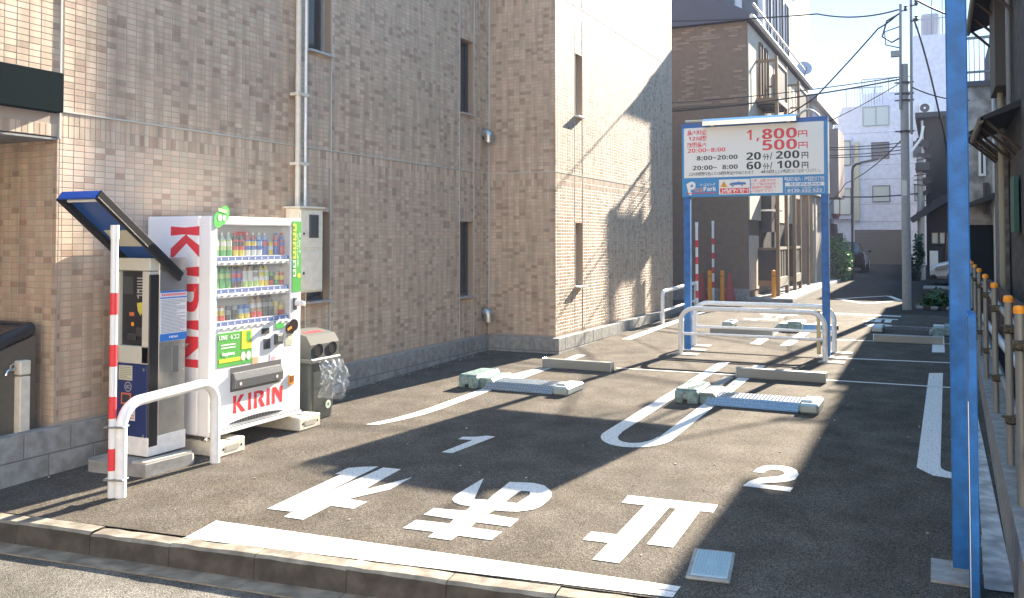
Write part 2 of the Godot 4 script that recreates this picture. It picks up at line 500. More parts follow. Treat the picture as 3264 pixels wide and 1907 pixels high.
func ground() -> void:
	var b := MB.new()
	b.quad(V(-400, -0.32, 400), V(400, -0.32, 400), V(400, -0.32, -500), V(-400, -0.32, -500))
	tag(put("ground", b, M.road), "grey bare ground that reaches the horizon beyond the streets", "", "", "structure")
	var f := FastNoiseLite.new()
	f.seed = 4; f.frequency = 0.9; f.fractal_octaves = 4
	var g := FastNoiseLite.new()
	g.seed = 8; g.frequency = 2.6; g.fractal_octaves = 3
	var base := Color(0.185, 0.168, 0.147)
	var dust := Color(0.36, 0.32, 0.265)
	var o := sheet("parking_lot", M.asphalt, -8.0, 1.6, 0.0, 1.0, func(x, t): 
		var z := lerpf(-20.2, zk(x) - 0.02, t)
		return V(x, gy(z), z), 100, 190, func(x, t):
		var z := lerpf(-20.2, zk(x) - 0.02, t)
		var s := f.get_noise_2d(x * 1.5, z * 0.55) * 0.5 + 0.5
		var q := g.get_noise_2d(x, z * 0.8) * 0.5 + 0.5
		var k := clampf(s * 1.5 - 0.55, 0, 1) * clampf(q * 1.6 - 0.3, 0, 1)
		var c: Color = base.lerp(dust, k * 0.55) * (0.92 + 0.16 * q)
		for o in [[-3.9, -5.2, 0.35], [-1.6, -6.3, 0.28], [-3.2, -8.3, 0.4], [-0.6, -9.6, 0.35], [-1.5, -8.0, 0.22], [-4.2, -12.6, 0.5], [-2.9, -4.9, 0.2]]:
			var r: float = Vector2(x - o[0], (z - o[1]) * 0.8).length() / o[2] + f.get_noise_2d(x * 3.0, z * 3.0) * 0.8
			if r < 1.0: c *= lerpf(0.72, 1.0, clampf(r, 0, 1))
		return c)
	tag(o, "dark fresh asphalt of the coin car park with dusty streaks")
	o = sheet("back_street", M.asphalt, -40, 40, -70, -20.2, func(x, z): return V(x, 0.224, z), 100, 62, func(x, z):
		var q := f.get_noise_2d(x * 0.6, z * 0.6) * 0.5 + 0.5
		return Color(0.105, 0.1, 0.092) * (0.8 + 0.4 * q))
	tag(o, "worn grey back street behind the car park")
	o = sheet("street", M.road, -40, 40, 0, 1, func(x, t): return V(x, -0.165, lerpf(zk(x) + 0.26, 40, t)), 40, 20, func(_x, _z): return Color(1, 1, 1))
	tag(o, "light grey asphalt street in front of the kerb")
	# kerb: a row of stones, then the sloping gutter
	var kn := Node3D.new(); kn.name = "kerb"; add_child(kn)
	tag(kn, "worn concrete kerb stones along the street edge of the lot", "", "", "structure")
	var dirv := V(1, 0, -0.118).normalized()
	var bas := Basis(dirv, Vector3.UP, dirv.cross(Vector3.UP))
	var x := -9.6
	while x < 1.8:
		var L := 0.6
		var s := MB.new()
		var tone := rng.randf_range(0.92, 1.08)
		var worn := Color(0.43, 0.39, 0.32) * tone  # pale top and edge: the sunlit look is put into the colour
		var face_shade := Color(0.125, 0.112, 0.094) * tone  # dark street face: its shade is painted into the colour
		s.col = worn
		var cx := x + L * 0.5
		var top := gy(zk(cx)) + rng.randf_range(-0.006, 0.008)
		# rough upper edge in short runs
		var k := 6
		var pr := []
		for i in k + 1:
			pr.append([rng.randf_range(0.012, 0.018), rng.randf_range(-0.003, 0.003)])
		for i in k:
			var a := x + 0.0025 + (L - 0.005) * i / k
			var c2 := x + 0.0025 + (L - 0.005) * (i + 1) / k
			var pa := V(a, 0, zk(a)); var pb := V(c2, 0, zk(c2))
			var out := bas.z
			var P := func(p: Vector3, d: float, y: float): return V(p.x, y, p.z) + out * d
			var ca: float = pr[i][0]; var cb: float = pr[i + 1][0]
			var ta: float = top + pr[i][1]; var tb: float = top + pr[i + 1][1]
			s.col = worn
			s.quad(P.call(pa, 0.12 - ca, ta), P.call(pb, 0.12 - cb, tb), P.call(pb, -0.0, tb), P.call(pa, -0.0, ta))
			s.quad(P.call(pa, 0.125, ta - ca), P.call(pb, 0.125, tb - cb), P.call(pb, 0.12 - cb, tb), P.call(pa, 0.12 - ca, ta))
			s.col = face_shade
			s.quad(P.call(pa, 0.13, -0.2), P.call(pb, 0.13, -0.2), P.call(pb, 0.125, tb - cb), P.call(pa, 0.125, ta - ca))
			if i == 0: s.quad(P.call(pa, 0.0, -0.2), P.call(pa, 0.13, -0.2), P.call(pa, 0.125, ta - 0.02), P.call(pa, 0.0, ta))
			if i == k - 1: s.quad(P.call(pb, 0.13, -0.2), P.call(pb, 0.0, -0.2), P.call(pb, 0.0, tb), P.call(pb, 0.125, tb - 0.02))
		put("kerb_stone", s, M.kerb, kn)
		x += L
	var gt := MB.new()
	for i in 24:
		var a := -9.6 + i * 0.6
		var e := a + 0.596
		var pa := V(a, -0.158, zk(a)); var pb := V(e, -0.158, zk(e))
		var q := bas.z
		gt.quad(pa + q * 0.3, pb + q * 0.3, pb + q * 0.12 - V(0, 0.012, 0), pa + q * 0.12 - V(0, 0.012, 0))
		gt.quad(pa + q * 0.3 - V(0, 0.1, 0), pb + q * 0.3 - V(0, 0.1, 0), pb + q * 0.3, pa + q * 0.3)
	tag(put("gutter", gt, M.gutter), "tan concrete gutter strip at the foot of the kerb", "", "", "structure")

func poly(called: String, label: String, polys: Array, group := "") -> void:
	var b := MB.new()
	for p in polys:
		var pts := PackedVector2Array()
		for i in range(0, p.size(), 2):
			pts.append(Vector2(p[i], p[i + 1]))
		var area := 0.0
		for i in pts.size(): area += pts[i].cross(pts[(i + 1) % pts.size()])
		if area < 0: pts.reverse()
		var tr := Geometry2D.triangulate_polygon(pts)
		for i in range(0, tr.size(), 3):
			var q := []
			for k in 3: q.append(V(pts[tr[i + k]].x, gy(pts[tr[i + k]].y) + 0.004, pts[tr[i + k]].y))
			if (q[1] - q[0]).cross(q[2] - q[0]).y < 0:
				var s = q[1]; q[1] = q[2]; q[2] = s
			b.tri(q[0], q[1], q[2])
	tag(put(called, b, M.paint), label, "", group, "structure")

func arc(cx: float, cz: float, rx: float, rz: float, a0: float, a1: float, k := 12) -> Array:
	var o := []
	for i in k + 1:
		var t := deg_to_rad(lerpf(a0, a1, float(i) / k))
		o.append_array([cx + rx * cos(t), cz + rz * sin(t)])
	return o

func paint() -> void:
	poly("road_marking", "broad white entrance stripe with a seam along the kerb", [[-4.233, -4.345, -1.231, -4.583, -1.232, -4.515, -4.206, -4.2], [-4.204, -4.192, -1.232, -4.507, -1.233, -4.433, -4.179, -4.026]])
	poly("road_marking", "white upside down stop character nearest the ticket machine", [[-4.095, -4.672, -3.911, -4.693, -3.907, -4.758, -3.881, -4.589, -3.728, -4.597, -3.744, -4.904, -3.561, -4.915, -3.562, -5.075, -3.722, -5.072, -3.661, -5.215, -3.581, -5.379, -3.598, -5.708, -3.735, -5.31, -3.756, -5.366, -3.797, -5.86, -3.951, -5.845, -3.952, -4.987, -4.003, -5.853, -4.107, -5.798, -4.199, -5.718, -4.19, -5.54, -4.142, -5.554]])
	poly("road_marking", "white upside down looped character in the middle of the entrance", [[-3.093, -5.911, -2.918, -5.436, -2.825, -5.46, -2.874, -5.904, -2.702, -5.953, -2.605, -5.93, -2.546, -5.87, -2.49, -5.8, -2.455, -5.72, -2.436, -5.62, -2.431, -5.479, -2.45, -5.41, -2.487, -5.359, -2.53, -5.32, -2.59, -5.298, -2.697, -5.4705, -2.606, -5.472, -2.603, -5.672, -2.634, -5.752, -2.705, -5.74, -2.6972, -5.468, -2.5912, -5.2965, -2.681, -5.28, -2.687, -5.194, -2.457, -5.186, -2.446, -5.037, -2.684, -5.02, -2.669, -4.92, -2.45, -4.931, -2.446, -4.777, -2.669, -4.759, -2.666, -4.671, -2.822, -4.661, -2.832, -4.757, -3.051, -4.731, -3.056, -4.898, -2.822, -4.926, -2.839, -5.013, -3.066, -5.006, -3.074, -5.153, -2.851, -5.186, -2.86, -5.285, -2.947, -5.287, -3.01, -5.315, -3.05, -5.36, -3.075, -5.43, -3.085, -5.515]])
	poly("road_marking", "white upside down character beside the square manhole cover", [[-1.972, -5.957, -1.353, -6.004, -1.347, -5.837, -1.96, -5.781], [-1.8, -5.794, -1.638, -5.811, -1.628, -5.034, -1.787, -5.02], [-1.787, -5.014, -1.628, -5.03, -1.628, -4.752, -1.783, -4.742], [-1.95, -5.165, -1.792, -5.18, -1.792, -5.026, -1.945, -5.011], [-1.59, -5.815, -1.433, -5.83, -1.418, -5.112, -1.574, -5.102]])
	poly("bay_number", "white painted bay number 1 in the shadow of the sign", [[-3.77, -6.439, -3.672, -6.448, -3.6, -7.105, -3.69, -7.11, -3.76, -7.03, -3.87, -6.985, -3.862, -6.888, -3.73, -6.912]])
	poly("bay_number", "white painted bay number 2 by the manhole cover", [[-1.286, -6.912, -1.276, -7.02, -1.245, -7.1, -1.201, -7.145, -1.15, -7.168, -1.101, -7.17, -1.04, -7.15, -0.99, -7.09, -0.961, -6.982, -0.965, -6.832, -1.0, -6.77, -1.036, -6.729, -1.135, -6.66, -1.184, -6.605, -0.951, -6.619, -0.955, -6.505, -1.286, -6.513, -1.269, -6.647, -1.204, -6.773, -1.091, -6.869, -1.06, -6.94, -1.075, -7.01, -1.11, -7.045, -1.16, -7.04, -1.2, -6.985, -1.211, -6.911]])
	# bay lines
	var l := [-4.8, -7.95, -4.77, -12.04, -4.63, -12.08, -4.655, -7.95]
	l.append_array([-4.68, -7.65, -4.745, -7.35, -4.85, -7.06, -4.965, -7.04, -4.87, -7.33, -4.82, -7.65])
	poly("bay_line", "white left bay line with a hooked end under the first flap lock", [l])
	var r := [-2.712, -12.158, -2.57, -12.218, -2.62, -7.75]
	r.append_array(arc(-2.44, -7.68, 0.17, 0.3, 180, 0, 14))
	r.append_array([-2.255, -7.7, -2.225, -12.06, -2.08, -12.12, -2.12, -7.75])
	r.append_array(arc(-2.44, -7.68, 0.325, 0.45, 10, 172, 20))
	r.append_array([-2.765, -7.75])
	poly("bay_line", "white double bay line joined by a round end between bays 1 and 2", [r])
	poly("bay_line", "white right bay line with a curved end beside the blue post", [[-0.105, -12.308, 0.053, -12.376, 0.006, -7.7, 0.012, -7.6, 0.04, -7.54, 0.1, -7.49, 0.25, -7.46, 0.25, -7.3, 0.087, -7.331, -0.046, -7.359, -0.16, -7.548]])
	poly("bay_line", "white right bay line of the rear bays beyond the blue post", [[-0.07, -18.2, 0.1, -18.2, 0.09, -14.33, -0.08, -14.28]])
	poly("bay_line", "white left bay line of the rear bays along the lit tile wall", [[-4.68, -18.9, -4.5, -18.9, -4.56, -14.0, -4.73, -13.98]])
	poly("bay_line", "left white line of the rear double bay line", [[-2.68, -14.19, -2.51, -14.19, -2.5, -17.9, -2.65, -17.9]], "rear double bay line")
	poly("bay_line", "right white line of the rear double bay line", [[-2.22, -14.2, -2.06, -14.23, -1.95, -17.9, -2.1, -17.9]], "rear double bay line")
	poly("bay_line", "thin white line behind the near wheel stops", [[-3.85, -11.16, -1.2, -11.32, 0.3, -11.37, 0.3, -11.31, -1.2, -11.26, -3.85, -11.12]])
	poly("bay_line", "thin white line past the front foot of the price sign", [[-1.25, -13.22, 0.3, -13.36, 0.3, -13.29, -1.25, -13.15]])
	poly("bay_line", "thin white line in front of the far right wheel stop", [[-1.9, -15.25, 0.3, -15.4, 0.3, -15.34, -1.9, -15.19]])
	poly("road_marking", "white stripe across the back exit of the lot", [[-4.4, -20.1, -0.67, -19.5, -0.67, -19.75, -4.4, -20.15]])
	poly("road_marking", "small white exit character at the back of the right bays", [[-1.25, -18.95, -0.7, -18.9, -0.7, -18.75, -1.25, -18.8], [-1.1, -18.74, -0.98, -18.74, -0.98, -18.2, -1.1, -18.2], [-0.92, -18.74, -0.8, -18.74, -0.8, -18.2, -0.92, -18.2], [-1.3, -18.45, -1.11, -18.45, -1.11, -18.3, -1.3, -18.3]])
	poly("bay_number", "white painted rear bay number at the right, seen as a flat ring", [arc(-0.98, -17.65, 0.24, 0.22, 0, 180, 10) + arc(-0.98, -17.65, 0.13, 0.1, 180, 0, 10), arc(-0.98, -17.652, 0.24, 0.22, 180, 360, 10) + arc(-0.98, -17.652, 0.13, 0.1, 360, 180, 10)])
	poly("bay_number", "white painted rear bay number seen through the guard rails", [[-3.5, -18.0, -2.85, -18.05, -2.85, -17.85, -3.2, -17.82, -3.2, -17.6, -3.3, -17.6, -3.3, -17.8, -3.5, -17.82]])
	poly("road_marking", "white exit character behind the rails, a bar over two strokes", [[-3.35, -19.0, -2.6, -19.05, -2.6, -18.9, -3.35, -18.85], [-3.2, -18.84, -3.05, -18.84, -3.05, -18.35, -3.2, -18.35], [-2.95, -18.84, -2.8, -18.84, -2.8, -18.35, -2.95, -18.35]])
	# worn diamond out on the back street
	var dm := [[-2.5, -24.6, -1.3, -26.6, -1.15, -26.6, -2.35, -24.6], [-1.15, -26.6, -0.75, -24.6, -0.9, -24.6, -1.3, -26.58], [-2.4, -24.58, -1.7, -23.2, -1.55, -23.2, -2.25, -24.58], [-0.85, -24.58, -1.5, -23.15, -1.6, -23.3, -1.0, -24.58]]
	poly("road_marking", "worn white diamond on the back street at the alley mouth", dm)
	# mortar feet of guard posts
	for q in [[-3.4, -12.75, "left front"], [-1.39, -12.77, "right front"], [-3.44, -13.71, "left rear"], [-1.37, -13.73, "right rear"], [-3.4, -13.2, "left middle"], [-1.4, -13.2, "right middle"]]:
		var b := MB.new()
		b.box(V(q[0] + 0.08, gy(q[1]) + 0.002, q[1]), V(0.34, 0.012, 0.26))
		tag(put("mortar_patch", b, M.concrete), "pale square mortar patch, the %s foot of the sign and its rails" % q[2], "", "pale mortar patches under the price sign", "structure")
	var b2 := MB.new()
	b2.box(V(0.06, gy(-5.4) + 0.002, -5.38), V(0.22, 0.012, 0.36))
	tag(put("mortar_patch", b2, M.concrete), "white mortar patch round the foot of the tall blue post", "", "", "structure")
	# manhole cover
	var mh := thing("manhole_cover", "pale blue square manhole cover set in a concrete rim", "manhole cover", V(-1.153, gy(-4.94), -4.94))
	var ba := Basis(Vector3.UP, 0.14)
	var rim := MB.new()
	rim.cbox(V(-1.153, gy(-4.94) + 0.002, -4.94), V(0.235, 0.02, 0.46), 0.008, ba)
	put("rim", rim, M.concrete, mh)
	var lid := MB.new()
	lid.cbox(V(-1.15, gy(-4.94) + 0.008, -4.94), V(0.195, 0.014, 0.4), 0.003, ba)
	put("lid", lid, mat(0.36, 0.48, 0.54, 0.6, 0, T.soft, 3.0), mh)
	var tr := MB.new()
	for i in 11:
		for j in 22:
			if i > 3 and i < 7 and j > 7 and j < 14: continue
			var p := ba * V((i - 5) * 0.0165, 0.0165, (j - 10.5) * 0.017)
			tr.box(V(-1.15, gy(-4.94), -4.94) + p, V(0.012, 0.004, 0.005), ba * Basis(Vector3.UP, 0.8 if (i + j) % 2 else -0.8))
	tr.box(V(-1.15, gy(-4.94) + 0.0165, -4.94), V(0.04, 0.004, 0.09), ba)
	put("tread_pattern", tr, mat(0.26, 0.4, 0.48, 0.6), mh).set_meta("kind", "stuff")

	var gb := MB.new()
	for i in 260:
		var x := rng.randf_range(-6.1, 0.2)
		var z := rng.randf_range(-16.0, -4.3)
		if rng.randf() < 0.4: x = -6.17 + absf(rng.randfn()) * 0.1
		var sz := rng.randf_range(0.004, 0.012)
		var t := rng.randf_range(0.15, 0.6)
		gb.col = Color(t, t * 0.95, t * 0.85)
		gb.box(V(x, gy(z) + sz * 0.3, z), V(sz, sz * 0.7, sz * 1.3), Basis(Vector3.UP, rng.randf() * 3.0))
	tag(put("grit", gb, mat(1, 1, 1, 0.9)), "loose pale grit scattered over the asphalt and along the wall foot", "", "", "stuff")
	for q in [[-4.9, -9.7, -4.72, -10.75, "nearest"], [-2.36, -9.85, -2.33, -11.0, "middle"]]:
		var b := MB.new()
		var a := V(q[0], gy(q[1]), q[1]); var e := V(q[2], gy(q[3]), q[3])
		var d := (e - a).normalized()
		b.cbox((a + e) * 0.5 + V(0, 0.006, 0), V(0.12, 0.018, a.distance_to(e)), 0.006, Basis(Vector3.UP.cross(d), d.cross(Vector3.UP.cross(d)), d))
		tag(put("cable_cover", b, M.concrete), "low grey cable cover running back from the %s flap lock" % q[4], "cable cover")

func block_wall() -> void:
	var w := thing("block_wall", "low grey concrete block wall along the tiled house", "wall", V(-6.25, 0, -8))
	var core := MB.new()
	core.span(V(-6.29, -0.3, -12.0), V(-6.207, 0.328, -2.0))
	core.span(V(-6.2, -0.3, -12.1), V(-5.037, 0.328, -12.007))
	core.span(V(-5.15, -0.3, -19.2), V(-5.037, 0.328, -12.1))
	put("mortar_core", core, M.mortar, w)
	var run := func(p0: Vector3, p1: Vector3, y: float, off: float):
		var d := (p1 - p0).normalized()
		var L := p0.distance_to(p1)
		var s := -off
		while s < L - 0.02:
			var a := maxf(s, 0.0)
			var e := minf(s + 0.39, L)
			if e - a > 0.03:
				var b := MB.new()
				var t := rng.randf_range(0.88, 1.1)
				b.col = Color(t, t, t * 1.01)
				var c := p0 + d * (a + e) * 0.5
				b.cbox(V(c.x, y - 0.095, c.z), V(absf(d.x) * (e - a) + absf(d.z) * 0.1, 0.19, absf(d.z) * (e - a) + absf(d.x) * 0.1), 0.004)
				put("block", b, M.concrete, w)
			s += 0.4
	for k in 2:
		var y := 0.335 - 0.2 * k
		run.call(V(-6.25, 0, -2.0), V(-6.25, 0, -12.0), y, 0.19 if k else 0.0)
		run.call(V(-6.2, 0, -12.05), V(-5.03, 0, -12.05), y, 0.2 if k else 0.1)
		run.call(V(-5.08, 0, -12.1), V(-5.08, 0, -19.2), y, 0.05 if k else 0.25)

# facade frame: a runs along the wall, y up, d out of the wall; face "x" looks to +x (a = z), face "z" looks to +z (a = x)
func F(face: String, c: float, a: float, y: float, d: float) -> Vector3:
	return V(c + d, y, a) if face == "x" else V(a, y, c + d)

func facade(b: MB, face: String, c: float, a0: float, a1: float, y0: float, y1: float, holes: Array, depth := 0.13) -> void:
	var As := [a0, a1]
	var Ys := [y0, y1]
	for h in holes:
		As.append_array([clampf(h[0], a0, a1), clampf(h[2], a0, a1)]); Ys.append_array([h[1], h[3]])
	As.sort(); Ys.sort()
	var q := func(a: float, e: float, y: float, t: float, d0: float, d1: float): # horizontal-ish quad facing out
		if face == "x": b.quad(F(face, c, e, y, d0), F(face, c, a, y, d0), F(face, c, a, t, d1), F(face, c, e, t, d1))
		else: b.quad(F(face, c, a, y, d0), F(face, c, e, y, d0), F(face, c, e, t, d1), F(face, c, a, t, d1))
	for i in As.size() - 1:
		for j in Ys.size() - 1:
			if As[i + 1] - As[i] < 1e-4 or Ys[j + 1] - Ys[j] < 1e-4: continue
			var ma: float = (As[i] + As[i + 1]) * 0.5
			var my: float = (Ys[j] + Ys[j + 1]) * 0.5
			var open := false
			for h in holes:
				if ma > h[0] and ma < h[2] and my > h[1] and my < h[3]: open = true
			if not open: q.call(As[i], As[i + 1], Ys[j], Ys[j + 1], 0.0, 0.0)

func reveals(b: MB, face: String, c: float, h: Array, depth: float) -> void:
	# four jambs as thin slabs so that they have thickness
	var t := 0.012
	var s := func(a: float, y: float, e: float, k: float):
		var p := F(face, c, a, y, -depth); var r := F(face, c, e, k, -0.001)
		b.span(Vector3(minf(p.x, r.x), minf(p.y, r.y), minf(p.z, r.z)), Vector3(maxf(p.x, r.x), maxf(p.y, r.y), maxf(p.z, r.z)))
	s.call(h[0] - t, h[1], h[0], h[3]); s.call(h[2], h[1], h[2] + t, h[3])
	s.call(h[0], h[3], h[2], h[3] + t); s.call(h[0], h[1] - t, h[2], h[1])

func window_in(parent: Node3D, face: String, c: float, h: Array, depth: float, jamb: Material, frame_m: Material, pane_m: Material, sill_m: Material, bars := 0, sill_out := 0.05) -> void:
	var r := MB.new()
	reveals(r, face, c, h, depth)
	var w := put("window", r, jamb, parent)
	var f := MB.new()
	var fw := 0.028
	var bar := func(a: float, y: float, e: float, k: float, d0: float, d1: float):
		var p := F(face, c, a, y, d0); var q := F(face, c, e, k, d1)
		f.span(Vector3(minf(p.x, q.x), minf(p.y, q.y), minf(p.z, q.z)), Vector3(maxf(p.x, q.x), maxf(p.y, q.y), maxf(p.z, q.z)))
	var d1 := -depth + 0.05
	var d0 := -depth + 0.005
	bar.call(h[0], h[1], h[0] + fw, h[3], d0, d1); bar.call(h[2] - fw, h[1], h[2], h[3], d0, d1)
	bar.call(h[0] + fw, h[1], h[2] - fw, h[1] + fw * 1.6, d0, d1); bar.call(h[0] + fw, h[3] - fw, h[2] - fw, h[3], d0, d1)
	for i in bars:
		var a: float = lerpf(h[0], h[2], float(i + 1) / (bars + 1))
		bar.call(a - fw * 0.6, h[1] + fw * 1.6, a + fw * 0.6, h[3] - fw, d0, d1 + 0.004)
	put("frame", f, frame_m, w)
	var p := MB.new()
	facade(p, face, c - depth + 0.02, h[0] + fw, h[2] - fw, h[1] + fw * 1.6, h[3] - fw, [])
	put("pane", p, pane_m, w)
	if sill_m:
		var s := MB.new()
		var u := F(face, c, h[0] - 0.02, h[1] - 0.018, -depth + 0.05); var v := F(face, c, h[2] + 0.02, h[1] + 0.004, sill_out)
		s.span(Vector3(minf(u.x, v.x), u.y, minf(u.z, v.z)), Vector3(maxf(u.x, v.x), v.y, maxf(u.z, v.z)))
		put("sill", s, sill_m, w)

func tile_color() -> Color:
	var k := rng.randf()
	var c: Color
	if k < 0.5: c = Color(0.75, 0.585, 0.435)
	elif k < 0.87: c = Color(0.695, 0.53, 0.39)
	else: c = Color(0.54, 0.395, 0.285)
	c *= rng.randf_range(0.93, 1.07)
	var t := rng.randf_range(-0.025, 0.025)
	return Color(c.r + t, c.g - t * 0.4, c.b - t * 0.3, 1)

# tiles of 95 x 45 mm on a 100 x 50 grid; the nearest ones as single pieces, the rest as one mass
func tiling(wall: Node3D, face: String, c: float, a0: float, a1: float, y0: float, y1: float, holes: Array, seams: Array, near: Callable) -> void:
	var tm := MB.new()
	tm.cbox(Vector3.ZERO, V(0.0945, 0.0445, 0.014), 0.0018)
	var tmesh := tm.mesh(M.tile)
	var rot := Basis() if face == "z" else Basis(Vector3.UP, PI * 0.5)
	var xs: Array[Transform3D] = []
	var cs: Array[Color] = []
	var emit := func(a: float, e: float, y: float, t: float, upright: bool):
		for h in holes:
			if y < h[3] - 0.001 and t > h[1] + 0.001 and a < h[2] and e > h[0]:
				if y >= h[1] - 0.02 and t <= h[3] + 0.02 or true:
					if a < h[0] - 0.012: e = minf(e, h[0])
					elif e > h[2] + 0.012: a = maxf(a, h[2])
					else: return
		for s in seams:
			if a < s and e > s:
				if s - a > e - s: e = s - 0.006
				else: a = s + 0.006
		if e - a < 0.014: return
		var w := e - a
		var bs := Basis.from_scale(Vector3(w / 0.0945, (t - y) / 0.0445, 1))
		if upright: bs = Basis(Vector3(0, 0, 1), PI * 0.5) * Basis.from_scale(Vector3((t - y) / 0.0945, w / 0.0445, 1))
		var wob := Basis(Vector3.UP, rng.randf_range(-0.003, 0.003)) * Basis(Vector3.RIGHT, rng.randf_range(-0.004, 0.004))
		var xf := Transform3D(rot * wob * bs, F(face, c, (a + e) * 0.5, (y + t) * 0.5, -0.0082 + rng.randf_range(-0.0003, 0.0003)))
		var col := tile_color()
		if near.call(xf.origin) and taken.get("single_tiles", 0) < 296:
			taken["single_tiles"] = taken.get("single_tiles", 0) + 1
			var key := "tile_tone_%d" % rng.randi_range(0, 11)
			if not M.has(key):
				M[key] = mat(col.r, col.g, col.b, 0.55, 0, T.grain, 3.0, T.softbump, 0.3)
			inst("tile", tmesh, xf, wall, M[key])
		else:
			xs.append(xf); cs.append(col)
	var y := y0
	while y < y1 - 0.01:
		# two soldier courses just below each floor joint (2.81, 5.51)
		var fl := fposmod(y + 1e-4 - 2.61, 2.7)
		if fl < 0.001 or absf(fl - 0.1) < 0.001:
			var a := a0
			while a < a1 - 0.01:
				emit.call(a + 0.0025, minf(a + 0.0475, a1), y + 0.0025, y + 0.0975, true)
				a += 0.05
			y += 0.1
		else:
			var a := a0
			while a < a1 - 0.01:
				emit.call(a + 0.0027, minf(a + 0.0973, a1), y + 0.0027, y + 0.0473, false)
				a += 0.1
			y += 0.05
	var mm := MultiMesh.new()
	mm.transform_format = MultiMesh.TRANSFORM_3D
	mm.use_colors = true
	mm.mesh = tmesh
	mm.instance_count = xs.size()
	for i in xs.size():
		mm.set_instance_transform(i, xs[i])
		mm.set_instance_color(i, cs[i])
	var o := MultiMeshInstance3D.new()
	o.name = "tile_field"
	o.multimesh = mm
	wall.add_child(o, true)
	o.set_meta("kind", "stuff")

